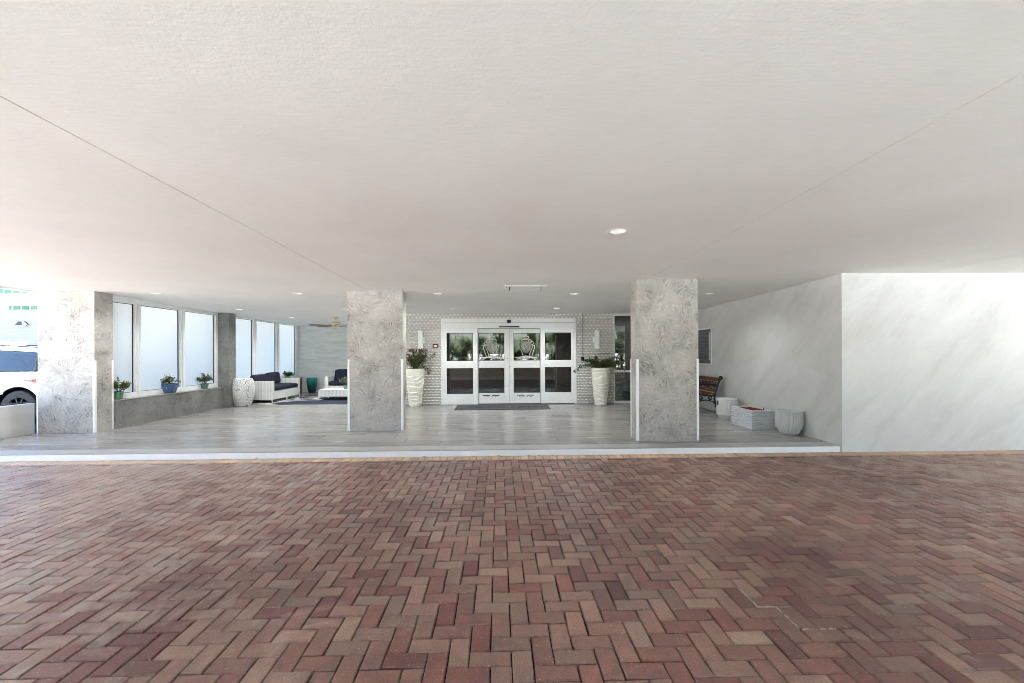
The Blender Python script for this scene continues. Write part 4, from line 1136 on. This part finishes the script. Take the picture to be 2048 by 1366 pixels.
g_.box(-wb+tb-0.005, wb-tb+0.005, -lb+tb-0.005, lb-tb+0.005, hb-0.07, hb-0.024)
tag(g_.build('gravel', M['gravel'], th), kind='stuff')
MB().tube([(0.12, -0.16, hb-0.03), (0.12, -0.16, hb+0.03)], 0.009, 8).build('pin', M['black'], th)

# ================================================================== LOUNGE
o = tag(boxo('rug', (-6.35, -3.5, 11.71, 14.2, FZ+0.002, FZ+0.012), M['rug'], None, 0.004), 'navy rug with cream and grey swirls under the lounge seating', 'rug')
# crackle drum
th = thing('drum_pot', 'large white barrel shaped pot with dark crackle pattern beside the sofa', 'pot', (-6.755, 11.47, FZ))
pf = [(0.0, 0.0), (0.155, 0.0), (0.165, 0.006)]
for i in range(0, 31):
    z_ = 0.01+0.70*i/30; q = (z_-0.43)/(0.43 if z_ < 0.43 else 0.30)
    pf.append((0.268-((0.268-0.168) if z_ < 0.43 else 0.05)*abs(q)**2.1, z_))
pf += [(0.214, 0.722), (0.20, 0.732), (0.001, 0.735)]
MB().lathe(pf, 48).build('body', M['crackle'], th)

def cushion(name, x0, x1, y0, y1, z0, z1, parent, bulge=0.02, tilt=None, mat='navy'):
    b_ = bmesh.new(); bmesh.ops.create_cube(b_, size=1)
    bmesh.ops.subdivide_edges(b_, edges=b_.edges[:], cuts=5, use_grid_fill=True)
    sx, sy, sz = (x1-x0), (y1-y0), (z1-z0); r_ = min(sx, sy, sz)*0.42
    for q in b_.verts:
        p = Vector((q.co.x*sx, q.co.y*sy, q.co.z*sz))
        inner = Vector((max(-sx/2+r_, min(sx/2-r_, p.x)), max(-sy/2+r_, min(sy/2-r_, p.y)), max(-sz/2+r_, min(sz/2-r_, p.z))))
        d = p-inner
        if d.length > 1e-6: p = inner+d.normalized()*min(d.length, r_)
        k_ = bulge*math.cos(PI*q.co.x*0.95)*math.cos(PI*q.co.y*0.95)*math.cos(PI*q.co.z*0.0)
        ax = min(range(3), key=lambda i: (sx, sy, sz)[i])
        p[ax] += k_*(1 if p[ax] > 0 else -1)
        p += Vector((math.sin(p.y*9+x0*5), math.sin(p.z*8+y0*3), math.sin(p.x*9+y0*7)))*0.004
        q.co = p
    if tilt: bmesh.ops.rotate(b_, verts=b_.verts[:], cent=(0, 0, 0), matrix=Euler(tilt).to_matrix())
    for q in b_.verts: q.co += Vector(((x0+x1)/2, (y0+y1)/2, (z0+z1)/2))
    return MB().bm(b_, True).build(name, M[mat], parent, 80)
def leg_frame(mb, a, b, h=0.10, w_=0.022):
    """a rectangular sled of flat bar between floor points a and b"""
    ax = 0 if abs(a[0]-b[0]) > abs(a[1]-b[1]) else 1
    lo, hi = min(a[ax], b[ax]), max(a[ax], b[ax]); c = a[1-ax]
    def bb(l0, l1, z0, z1):
        if ax == 0: mb.box(l0, l1, c-w_/2, c+w_/2, z0, z1, 0.002)
        else: mb.box(c-w_/2, c+w_/2, l0, l1, z0, z1, 0.002)
    bb(lo, hi, 0.0, w_); bb(lo, lo+w_, w_, h); bb(hi-w_, hi, w_, h)
# sofa: two modules along the windows, facing the room
sx0, sx1, sy0, sy1 = -7.03, -6.235, 11.93, 13.56
th = thing('wicker_sofa', 'white wicker sofa with navy cushions standing along the frosted windows', 'sofa', ((sx0+sx1)/2, (sy0+sy1)/2, FZ))
L2, W2 = (sy1-sy0)/2, (sx1-sx0)/2
for s_, nm in ((-1, 'sofa_module'), (1, 'sofa_module')):
    y0_, y1_ = (-L2, -0.004) if s_ < 0 else (0.004, L2)
    mb = MB()
    mb.box(-W2, W2, y0_, y1_, 0.105, 0.335, 0.006)                      # seat box
    mb.box(-W2, -W2+0.10, y0_, y1_, 0.336, 0.62, 0.006)                 # back
    if s_ < 0: mb.box(-W2+0.101, W2, y0_, y0_+0.11, 0.336, 0.62, 0.006)
    else: mb.box(-W2+0.101, W2, y1_-0.11, y1_, 0.336, 0.62, 0.006)
    mo = mb.build(nm, M['wicker'], th)
    fb = MB(); leg_frame(fb, (-W2+0.02, y0_+0.012, 0), (W2, y0_+0.012, 0), 0.106); leg_frame(fb, (-W2+0.02, y1_-0.012, 0), (W2, y1_-0.012, 0), 0.106)
    fb.box(W2-0.022, W2, y0_+0.024, y1_-0.024, 0.0, 0.022, 0.002)
    fb.build('leg_frame', M['white_metal'], th)
    cushion('seat_cushion', -W2+0.10, W2+0.01, (y0_+0.115 if s_ < 0 else y0_+0.006), (y1_-0.006 if s_ < 0 else y1_-0.115), 0.335, 0.475, th, 0.012)
    cushion('back_cushion', -W2+0.10, -W2+0.28, (y0_+0.12 if s_ < 0 else y0_+0.01), (y1_-0.01 if s_ < 0 else y1_-0.12), 0.46, 0.80+0.015*s_, th, 0.03, (0, R(-9), 0))
# coffee table
th = thing('coffee_table', 'low white wicker coffee table on the navy rug', 'table', (-4.55, 12.95, FZ+0.012))
W2, L2 = 0.72, 0.36
MB().box(-W2, W2, -L2, L2, 0.105, 0.29, 0.005).build('table_box', M['wicker'], th)
MB().box(-W2-0.004, W2+0.004, -L2-0.004, L2+0.004, 0.2905, 0.302, 0.003).build('table_top', M['white_metal'], th)
for (sx_, sy_) in ((-1, -1), (-1, 1), (1, -1), (1, 1)):
    MB().box(*sorted((sx_*(W2-0.025), sx_*W2)), *sorted((sy_*(L2-0.025), sy_*L2)), 0.0, 0.106, 0.002).build('leg', M['white_metal'], th)
potted_plant('potted_plant', 'leafy flowering plant in a pale green pot on the coffee table', (-4.54, 12.80, FZ+0.315), 'taper', 31, 0.2, 0.24, 160, 14, 0.12, 0.08, 'pot_green', 'leaf_pale')
# armchair facing the camera
ax0, ay0 = -5.12, 14.15
th = thing('wicker_armchair', 'white wicker armchair with navy cushions behind the coffee table', 'armchair', (ax0, ay0, FZ+0.012))
W2, D2 = 0.44, 0.38
mb = MB().box(-W2, W2, -D2, D2, 0.105, 0.33, 0.006).box(-W2, W2, D2-0.1, D2, 0.331, 0.62, 0.006)
mb.box(-W2, -W2+0.11, -D2, D2-0.101, 0.331, 0.62, 0.006).box(W2-0.11, W2, -D2, D2-0.101, 0.331, 0.62, 0.006)
mb.build('frame', M['wicker'], th)
for s_ in (-1, 1):
    fb = MB(); leg_frame(fb, (s_*(W2-0.012), -D2, 0), (s_*(W2-0.012), D2, 0), 0.106); fb.build('leg_frame', M['white_metal'], th)
cushion('seat_cushion', -W2+0.115, W2-0.115, -D2-0.01, D2-0.11, 0.33, 0.48, th, 0.012)
cushion('back_cushion', -W2+0.12, W2-0.12, D2-0.29, D2-0.11, 0.46, 0.84, th, 0.03, (R(-9), 0, 0))
# teal urn
th = thing('glazed_urn', 'tall teal glazed urn standing against the plaster wall', 'urn', (-6.56, 15.17, FZ))
MB().lathe([(0.0, 0.0), (0.105, 0.0), (0.112, 0.006), (0.135, 0.10), (0.158, 0.24), (0.172, 0.36), (0.176, 0.44), (0.168, 0.50), (0.172, 0.518), (0.168, 0.528), (0.152, 0.526), (0.148, 0.49), (0.13, 0.2), (0.0, 0.1)], 40).build('body', M['teal'], th)
o = boxo('dark_box', (-6.93, -6.74, 14.4, 14.75, FZ, FZ+0.50), M['wood_dark'], None, 0.005)  # plain dark upright box between the sofa and the urn
tag(o, 'dark slim upright box between sofa and teal urn', 'side table')
# ceiling fan
fx, fy = -4.588, 12.097; fzc = cz(fy)
th = thing('ceiling_fan', 'cream ceiling fan with weathered wooden blades over the lounge', 'fan', (fx, fy, fzc), R(8))
MB().lathe([(0.0, 0.0), (0.075, -0.001), (0.078, -0.02), (0.05, -0.06), (0.02, -0.07)], 28).build('canopy_cup', M['fan_body'], th)
MB().tube([(0, 0, -0.06), (0, 0, -0.155)], 0.016, 10).build('down_rod', M['fan_body'], th)
MB().lathe([(0.02, -0.145), (0.07, -0.16), (0.125, -0.175), (0.15, -0.19), (0.152, -0.21), (0.12, -0.25), (0.06, -0.285), (0.0, -0.29)], 32).build('motor_housing', M['fan_body'], th)
MB().lathe([(0.065, -0.285), (0.07, -0.30), (0.066, -0.33), (0.03, -0.345), (0.0, -0.347)], 24).build('switch_cup', M['fan_body'], th)
MB().tube([(0.03, 0, -0.34), (0.032, 0.0, -0.47)], 0.0022, 5).build('pull_chain', M['fan_body'], th)
for i in range(5):
    a = 2*PI*i/5
    Rm = Matrix.Rotation(a, 3, 'Z') @ Matrix.Rotation(R(11), 3, 'X')
    pts = [(0.10, -0.03), (0.20, -0.035), (0.30, -0.055), (0.62, -0.075), (0.69, -0.06), (0.71, 0.0), (0.69, 0.06), (0.62, 0.075), (0.30, 0.055), (0.20, 0.035), (0.10, 0.03)]
    n = len(pts); mb = MB()
    mb.add([Rm @ Vector((x, y, z))+Vector((0, 0, -0.262)) for z in (-0.004, 0.004) for x, y in pts], [tuple(range(n))[::-1], tuple(range(n, 2*n))]+[(j, (j+1) % n, n+(j+1) % n, n+j) for j in range(n)])
    mb.build('blade', M['fan_blade'], th)

# lobby furniture behind the side window
th = thing('lobby_chair', 'olive green upholstered chair inside the lobby behind the narrow window', 'chair', (3.95, 13.0, FZ), R(10))
cushion('seat', -0.33, 0.33, -0.33, 0.33, 0.30, 0.48, th, 0.01, None, 'lime'); cushion('backrest', -0.33, 0.33, 0.22, 0.36, 0.46, 0.95, th, 0.01, None, 'lime')
for sx_ in (-1, 1):
    for sy_ in (-1, 1): MB().tube([(sx_*0.28, sy_*0.28, 0.0), (sx_*0.28, sy_*0.28, 0.32)], [0.014, 0.022], 8).build('leg', M['wood_dark'], th)
th = thing('lobby_table', 'dark round lobby table behind the narrow window', 'table', (4.75, 13.3, FZ))
MB().lathe([(0.0, 0.70), (0.33, 0.70), (0.34, 0.715), (0.34, 0.735), (0.0, 0.74)], 32).build('table_top', M['wood_dark'], th)
MB().lathe([(0.2, 0.0), (0.2, 0.02), (0.04, 0.05), (0.035, 0.70)], 20).build('pedestal', M['wood_dark'], th)

# ================================================================== OUTSIDE LEFT
# planter wall at the porch edge
th = thing('planter_wall', 'low white rendered planter wall at the open edge of the porch', 'planter', (XL-0.35, 7.0, -0.05))
z1 = 0.62
MB(th.location).box(XL-0.16, XL-0.05, 5.6, 7.75, -0.055, z1, 0.006).build('near_wall', M['white_render'], th)
MB(th.location).box(XL-0.75, XL-0.64, 5.6, 7.75, -0.055, z1, 0.006).build('far_wall', M['white_render'], th)
MB(th.location).box(XL-0.64, XL-0.16, 5.6, 5.71, -0.055, z1, 0.006).build('end_wall', M['white_render'], th)
MB(th.location).box(XL-0.639, XL-0.161, 5.711, 7.75, 0.4, z1-0.06).build('soil', M['soil'], th)
MB(th.location).tube([(XL-0.12, 5.6, z1+0.012), (XL-0.12, 6.9, z1+0.014), (XL-0.13, 7.74, z1+0.011)], 0.011, 8).build('hose', M['black'], th)
rr = random.Random(77); L = []
for i in range(900):
    p = (rr.uniform(XL-0.62, XL-0.18), rr.uniform(5.75, 7.7), z1-0.06)
    L.append((p, rdir(rr, 1.2), rr.uniform(0.04, 0.10), rr.uniform(0.012, 0.03), rr.random()))
o = leaf_mesh('ground_cover', L, M['leaf'], None); tag(o, 'low green ground cover growing in the planter', 'plant', kind='stuff')

# parked white car, tail towards the porch
def car(loc, label):
    th = thing('parked_car', label, 'car', loc)
    Lc = 4.55; Wc = 0.93; xw = (-3.63, -0.86); rw, ra = 0.355, 0.435; zc_ = 0.355
    NX = 120
    xs_ = [-Lc+Lc*i/NX for i in range(NX+1)]
    def zbot(x):
        z = 0.26
        if x > -0.5: z = 0.26+0.16*((x+0.5)/0.5)
        for q in xw:
            if abs(x-q) < ra: z = max(z, zc_+math.sqrt(ra*ra-(x-q)**2))
        return z
    def zbelt(x):
        t_ = -x/Lc
        if t_ < 0.78: return 1.04+0.06*(1-t_)-0.10*max(0, (0.06-t_)/0.06)**2
        return 1.05-0.32*((t_-0.78)/0.22)**1.6
    def wid(x):
        t_ = -x/Lc; e = 1.0
        if t_ < 0.13: e = math.sqrt(max(0, 1-((0.13-t_)/0.13)**2.2*0.5))
        if t_ > 0.86: e = math.sqrt(max(0, 1-((t_-0.86)/0.14)**2.2*0.55))
        return Wc*e
    def side(x, s):                       # s 0 bottom .. 1 belt -> half width factor
        fl = 0.0
        for q in xw:
            d = abs(x-q)
            if d < ra+0.12: fl = max(fl, 0.035*(1-max(0, d-ra)/0.12)*(1-s))
        return wid(x)*(1-0.03*(1-s)**2-0.10*s**3)+fl*0.6
    NR = 12
    vs, fs = [], []
    for x in xs_:
        zb, zt = zbot(x), zbelt(x)
        colv = []
        for j in range(NR+1):
            s_ = j/NR; colv.append((x, -side(x, s_), zb+(zt-zb)*s_))
        top = [(x, -side(x, 1)*(1-k/6), zt+0.03*math.sin(PI/2*k/6)) for k in range(1, 6)]
        half = colv+top
        vs += half+[(x, 0, zt+0.03)]+[(x, -y, z) for (x_, y, z) in reversed(half)]
    m = 2*(NR+1+5)+1
    for i in range(NX):
        for k in range(m-1): fs.append((i*m+k, i*m+k+1, (i+1)*m+k+1, (i+1)*m+k))
    fs.append(tuple(range(m))); fs.append(tuple(NX*m+k for k in range(m))[::-1])
    body = MB().add(vs, fs, True).build('body', M['carpaint'], th, 40)
    # glasshouse
    def roof(x):
        t_ = -x/Lc
        if t_ < 0.04: return None
        z = 1.62
        if t_ < 0.20: z = 1.10+0.46*math.sin(PI/2*((t_-0.03)/0.17))**0.9
        elif t_ < 0.5: z = 1.56+0.06*math.sin(PI*(t_-0.2)/0.6)
        elif t_ < 0.74: z = 1.62-0.56*((t_-0.5)/0.24)**1.5
        else: return None
        return max(z, zbelt(x)+0.02)
    def loft(s0, s1, name, mat, off_=0.0, parent=th, xr=(-9, 9)):
        vs, fs = [], []; st = [x for x in xs_ if roof(x) is not None and xr[0] <= x <= xr[1]]
        n = 7
        for x in st:
            zb, zt = zbelt(x)+0.005, roof(x); wb = side(x, 1); wt = wb*0.74
            half = []
            for k in range(n+1):
                s_ = s0+(s1-s0)*k/n
                if s_ <= 0.8: y = wb+(wt-wb)*(s_/0.8)**1.15; z = zb+(zt-0.03-zb)*(s_/0.8)
                else: q = (s_-0.8)/0.2; y = wt*(1-q); z = zt-0.03+0.03*math.sin(PI/2*min(1, q*1.6))
                half.append((x, -(y+off_), z+off_))
            vs += half+[(x, -y, z) for (x_, y, z) in reversed(half)]
        mm = 2*(n+1)
        for i in range(len(st)-1):
            for k in range(mm-1): fs.append((i*mm+k, i*mm+k+1, (i+1)*mm+k+1, (i+1)*mm+k))
        return MB().add(vs, fs, True).build(name, mat, parent, 50)
    loft(0.0, 1.0, 'windows', M['glass_car'])
    loft(0.70, 1.0, 'roof', M['carpaint'], 0.004)
    # pillars and window trims along the glass
    for (x, d) in ((-0.62, 0.10), (-1.55, 0.05), (-2.55, 0.05)):
        for s_ in (-1, 1):
            wb = side(x, 1); zt = roof(x); pts = [(x+d*(0.5-q*1.6), s_*(wb+(wb*0.74-wb)*(q*0.9)**1.15+0.003), zbelt(x)+(zt-0.03-zbelt(x))*q*0.9) for q in (0, 0.33, 0.66, 1.0)]
            MB().tube(pts, d*0.35+0.008, 6).build('pillar', M['dark_trim'], th)
    for s_ in (-1, 1):
        MB().tube([(x, s_*(side(x, 1)+0.004), zbelt(x)+0.006) for x in xs_[24:-8:4]], 0.011, 6).build('window_trim', M['dark_trim'], th)
        MB().tube([(x, s_*(side(x, 1)*0.70), roof(x)+0.012) for x in xs_ if roof(x) and -2.4 < x < -0.7], 0.012, 6).build('roof_rail', M['dark_trim'], th)
    # wheels with arches
    for q in xw:
        for s_ in (-1, 1):
            wt = MB(); N = 40
            prof = [(0.22, -0.10), (0.30, -0.112), (0.345, -0.10), (rw, -0.07), (rw, 0.07), (0.345, 0.10), (0.30, 0.112), (0.22, 0.10)]
            vs, fs = [], []
            for r_, y_ in prof:
                for k in range(N): a = 2*PI*k/N; vs.append((q+r_*math.cos(a), s_*(Wc-0.12)+y_, zc_+r_*math.sin(a)))
            for i in range(len(prof)-1):
                for k in range(N): fs.append((i*N+k, i*N+(k+1) % N, (i+1)*N+(k+1) % N, (i+1)*N+k))
            wt.add(vs, fs, True); wo = wt.build('wheel', M['tyre'], th)
            rm = MB(); yo = s_*(Wc-0.12)+s_*0.075
            for k in range(10):
                a = 2*PI*k/10; c_, s2 = math.cos(a), math.sin(a)
                rm.tube([(q+0.03*c_, yo+s_*0.02, zc_+0.03*s2), (q+0.225*c_, yo, zc_+0.225*s2)], [0.018, 0.014], 5)
            rm.tube([(q+0.225*math.cos(2*PI*k/28), yo, zc_+0.225*math.sin(2*PI*k/28)) for k in range(29)], 0.014, 6, False)
            rm.prism([(q+0.045*math.cos(2*PI*k/16), zc_+0.045*math.sin(2*PI*k/16)) for k in range(16)], 'y', yo-0.02, yo+0.025*s_)
            rm.build('rim', M['rim'], wo)
            MB().lathe([(ra-0.004, -0.16), (ra-0.004, 0.0)], 32).build('arch_tmp', None) if False else None
            la = MB(); ang = np.linspace(-0.15, PI+0.15, 24)
            vs = [(q+(ra-0.003)*math.cos(a), yy_, zc_+(ra-0.003)*math.sin(a)) for yy_ in (s_*0.45, s_*(Wc-0.03)) for a in ang]
            n = len(ang); la.add(vs, [(i, i+1, n+i+1, n+i) for i in range(n-1)])
            la.add([(q, s_*0.45, zc_)]+vs[:n], [(0, i+1, i+2) for i in range(n-1)])
            la.build('arch_liner', M['dark_trim'], th)
    # tail lamps wrapping round the corner
    for s_ in (-1, 1):
        vs, fs = [], []; st = np.linspace(-0.74, -0.03, 14)
        for x in st:
            t_ = (x+0.74)/0.71; zt_, zb_ = 0.925+0.04*t_, 0.905-0.13*t_
            for z in (zb_, zt_):
                s1 = (z-zbot(x))/(zbelt(x)-zbot(x)); vs.append((x, s_*(side(x, s1)+0.008), z))
        fs = [(2*i, 2*i+1, 2*i+3, 2*i+2) for i in range(len(st)-1)]
        MB().add(vs, fs, True).build('tail_lamp', M['tail'], th)
        vs2 = [(v[0], v[1]+s_*0.003, v[2]) for v in vs[:8]]; fs2 = [(2*i, 2*i+1, 2*i+3, 2*i+2) for i in range(3)]
        MB().add(vs2, fs2, True).build('lamp_lens', M['tail_clear'], th)
        # door shut lines and handle
        for x in (-1.42, -2.5, -3.1):
            MB().tube([(x, s_*(side(x, k/8)+0.001), zbot(x)+0.05+(zbelt(x)-zbot(x)-0.06)*k/8) for k in range(9)], 0.004, 4).build('shut_line', M['dark_trim'], th)
        for x in (-1.62, -2.68):
            MB().tube([(x, s_*(side(x, 0.85)+0.02), 0.96), (x-0.18, s_*(side(x, 0.85)+0.02), 0.955)], 0.014, 6).build('door_handle', M['carpaint'], th)
        MB().bm(ball((-3.05, s_*1.03, 1.12), 0.1, (0.75, 1.0, 0.65)), True).build('mirror', M['carpaint'], th)
    return th
car((-8.62, 9.62, 0.05), 'white car parked beyond the planter wall with its red tail lamp showing')

# white meter post beside the column
pxm = hy(72.5, 750, 8.3).x
o = boxo('meter_post', (pxm, pxm+0.07, 8.3, 8.4, -0.06, 1.13), M['alu'], None, 0.006); tag(o, 'slim pale post standing between the car and the wide column', 'post')

# wall, fence and flats across the way
th = thing('garage_wall', 'long pale rendered wall behind the parked car', 'wall', (-40, 30, 0))
MB(th.location).box(-75, -22, 30, 30.4, -0.06, 4.42).build('wall_body', M['grey_render'], th)
MB(th.location).box(-75, -22, 29.9, 30.45, 4.421, 4.5).build('coping', M['white_render'], th)
lx = hy(43, 647, 29.9)
th = thing('wall_light', 'dark brown hooded lamp on the pale wall beyond the car', 'wall lamp', (lx.x, 29.99, lx.z-0.12))
MB().add([(-0.42, 0, 0.05), (0.42, 0, 0.05), (0.25, -0.28, 0.0), (-0.25, -0.28, 0.0), (-0.18, 0, 0.27), (0.18, 0, 0.27), (0.12, -0.18, 0.25), (-0.12, -0.18, 0.25)], [(3, 2, 1, 0), (4, 5, 6, 7), (0, 1, 5, 4), (1, 2, 6, 5), (2, 3, 7, 6), (3, 0, 4, 7)]).build('hood', M['black'], th)
boxo('lens', (-0.2, 0.2, -0.2, -0.03, -0.03, 0.0), M['sconce'], th)
fy0 = 21.0
pz = hy(20, 683, fy0).z
th = thing('picket_fence', 'white metal picket fence above the roof of the parked car', 'fence', (-26, fy0, 0))
xe = hy(47, 690, fy0).x
MB(th.location).box(xe-16, xe+0.05, fy0+0.02, fy0+0.25, -0.06, pz-0.62).build('plinth_wall', M['white_render'], th)
for z_ in (pz-0.5, pz-0.13): MB(th.location).box(xe-16, xe, fy0+0.10, fy0+0.14, z_, z_+0.035).build('rail', M['guard'], th)
for i in range(110):
    x = xe-i*0.105*1.0
    w_ = 0.035 if i else 0.06
    MB(th.location).box(x-w_/2, x+w_/2, fy0+0.06, fy0+0.099, pz-0.62, pz+(0.06 if i == 0 else 0)).build('picket', M['guard'], th)
# flats
fyb = 46.0
th = thing('far_apartment_building', 'white apartment building with green tinted windows beyond the wall', 'building', (-55, fyb, 0))
MB(th.location).box(-85, -36, fyb, fyb+14, -0.06, 16).build('wall', M['white_render'], th)
zb0, zb1 = hy(40, 603, fyb-1.2).z, hy(40, 590, fyb-1.2).z
MB(th.location).box(-85, -36.5, fyb-1.6, fyb-0.001, zb0, zb1).build('balcony', M['white_render'], th)
for (v0, v1) in ((571.5, 588), (611.5, 625)):
    zt_, zb_ = hy(40, v0, fyb).z, hy(40, v1, fyb).z
    for k in range(-10, 12):
        u0 = 9.5+k*17.8; xa, xb = hy(u0, 600, fyb).x, hy(u0+15.5, 600, fyb).x
        if xa < -84 or xb > -37: continue
        wo = MB(th.location).box(xa-0.05, xb+0.05, fyb-0.05, fyb-0.001, zb_-0.05, zt_+0.05).build('window', M['alu'], th)
        MB(th.location).box(xa, xb, fyb-0.065, fyb-0.052, zb_, zt_).build('pane', M['win_green'], wo)
for u in (8,):
    x = hy(u, 610, fyb-1.3).x
    MB(th.location).box(x-0.25, x+0.25, fyb-1.5, fyb-1.1, 0, zb0-0.001).build('balcony_post', M['white_render'], th)

# ================================================================== BEHIND THE CAMERA (seen mirrored in the doors)
th = thing('garden_wall', 'low beige garden wall along the drive mirrored in the door glass', 'wall', (0, -0.6, 0))
MB(th.location).box(-6, 10.2, -0.75, -0.5, -0.055, 0.64, 0.01).build('wall_body', M['beige_wall'], th)
MB(th.location).box(-6.02, 10.22, -0.5, -0.36, -0.055, 0.16, 0.008).build('kerb', M['kerb'], th)
def tree(x, y, h, r, seed, label, group=None, nl=5200):
    rr = random.Random(seed)
    th = thing('garden_tree', label, 'tree', (x, y, -0.05), rr.uniform(0, 6), group)
    tr = MB(); L = []; tips = []
    base = [Vector((0, 0, 0)), Vector((rr.uniform(-.05, .05), rr.uniform(-.05, .05), h*0.2)), Vector((rr.uniform(-.1, .1), rr.uniform(-.1, .1), h*0.42))]
    tr.tube(base, [0.09, 0.07, 0.055], 9)
    for i in range(11):
        a = rr.uniform(0, 2*PI); q = rr.uniform(0.3, 1.0)
        tip = Vector((math.cos(a)*r*q, math.sin(a)*r*q, h*rr.uniform(0.22, 1.0)))
        s_ = base[1].lerp(base[2], rr.random()); tr.tube([s_, s_.lerp(tip, 0.55)+Vector((0, 0, 0.1)), tip], [0.03, 0.018, 0.006], 5)
        tips.append((tip, rr.uniform(0.28, 0.5)*r))
    for i in range(nl):
        t_, rr_ = tips[i % len(tips)]
        p = t_+rdir(rr)*rr_*rr.random()**0.5
        L.append((p, rdir(rr, -0.2), rr.uniform(0.08, 0.16), rr.uniform(0.05, 0.09), min(1, max(0, rr.gauss(0.5, 0.25)))))
    tr.build('trunk', M['trunk'], th); leaf_mesh('crown', L, M['leaf_tree'], th)
for i, (x, y, h, r) in enumerate(((-4.6, -2.6, 2.5, 0.9), (-3.0, -2.9, 2.9, 1.0), (-1.5, -2.5, 2.4, 0.9), (0.0, -3.0, 2.7, 1.0), (1.3, -2.6, 2.2, 0.85), (2.6, -2.9, 2.6, 0.95), (4.2, -3.2, 2.9, 1.0), (5.9, -2.6, 2.5, 0.95), (7.5, -3.0, 2.8, 1.0))):
    tree(x, y, h, r, 100+i, 'leafy garden tree behind the low beige wall, mirrored in the glass', 'garden trees across the drive')

rr = random.Random(55); L = []
for i in range(10000):
    x = rr.uniform(-7.5, 9); y = -5.6+rr.gauss(0, 0.35); z = rr.uniform(0.05, 2.3+0.25*math.sin(x*1.7)+0.2*math.sin(x*4.1))
    L.append(((x, y, z), rdir(rr), rr.uniform(0.10, 0.2), rr.uniform(0.06, 0.12), min(1, max(0, rr.gauss(0.45, 0.25)))))
o = leaf_mesh('hedge', L, M['leaf_tree'], None); tag(o, 'tall clipped green hedge behind the garden trees', 'hedge')

# dry leaves blown against the kerb and round the planters
rr = random.Random(91)
M['dry_leaf'] = plain('dry_brown_leaf', S(92, 66, 44), 0.8, var=0.3, scale=30)
spots = [(hz(996, 908.5, 0.004).x, KY-0.03, 0.004), (hz(1005, 909, 0.004).x, KY-0.05, 0.004), (hz(1053, 908, 0.004).x, KY-0.02, 0.004), (hz(748, 912, 0.004).x, KY-0.02, 0.004), (hz(1075, 908, 0).x, KY-0.03, 0.004), (hz(1105, 908, 0).x, KY-0.04, 0.004), (hz(855, 910, 0).x, KY-0.03, 0.004), (-3.4, KY-0.04, 0.004), (3.3, KY-0.03, 0.004)]
spots += [(-2.0, 10.62, FZ+0.002), (-1.86, 10.78, FZ+0.002), (2.62, 10.70, FZ+0.002), (2.95, 11.1, FZ+0.002), (3.05, 10.9, FZ+0.002)]
for (x, y, z) in spots:
    a = rr.uniform(0, 6.28); L_ = rr.uniform(0.03, 0.055)
    mb = MB(); mb.add([(0, 0, 0.001), (L_*0.5, L_*0.28, 0.012), (L_, 0, 0.004), (L_*0.5, -L_*0.28, 0.010), (L_*0.5, 0, 0.003)], [(0, 4, 1), (1, 4, 2), (2, 4, 3), (3, 4, 0)])
    o = mb.build('dry_leaf', M['dry_leaf']); o.location = (x, y, z); o.rotation_euler = (0, 0, a)
    tag(o, 'small curled dry leaf lying at the foot of the white kerb' if y < KY else 'small dry leaf fallen on the porch floor near the rippled planters', 'leaf', 'dry leaves along the kerb' if y < KY else 'dry leaves near the planters')


# pale mortar squeezed into a run of joints in the foreground
M['mortar'] = plain('pale_mortar', S(176, 165, 152), 0.9, var=0.15, scale=40, bump=0.5, objspace=False)
path = [(17, 3), (17, 1), (18, 1), (18, -1), (20, -1)]      # joints of the herringbone lattice, in paver widths
mq = []
for (a, b) in zip(path[:-1], path[1:]):
    c = (a[0], b[1]) if False else None
    mq.append((a, b))
rr = random.Random(17); mb = MB()
for (a, b) in mq:
    n = 22*max(1, abs(a[0]-b[0])+abs(a[1]-b[1]))
    if a[0] != b[0] and a[1] != b[1]: b = (a[0], b[1]) if abs(a[1]-b[1]) >= abs(a[0]-b[0]) else (b[0], a[1])
    for i in range(n):
        t0, t1 = i/n, (i+1)/n
        if rr.random() < 0.22+0.3*math.sin(i*0.35)**2: continue
        xa, ya = h0.x+PU*(a[0]+(b[0]-a[0])*t0), h0.y+PU*(a[1]+(b[1]-a[1])*t0)
        xb, yb = h0.x+PU*(a[0]+(b[0]-a[0])*t1), h0.y+PU*(a[1]+(b[1]-a[1])*t1)
        w_ = rr.uniform(0.0015, 0.0065); js = rr.gauss(0, 0.0016); xa += js if a[0] == b[0] else 0; ya += js if a[0] != b[0] else 0
        if a[0] == b[0]: mb.box(xa-w_, xa+w_, min(ya, yb), max(ya, yb)-0.0004, -0.02, rr.uniform(-0.0005, 0.0025))
        else: mb.box(min(xa, xb), max(xa, xb)-0.0004, ya-w_, ya+w_, -0.02, rr.uniform(-0.0005, 0.0025))
tag(mb.build('mortar_joint', M['mortar'], driveway), kind='stuff')
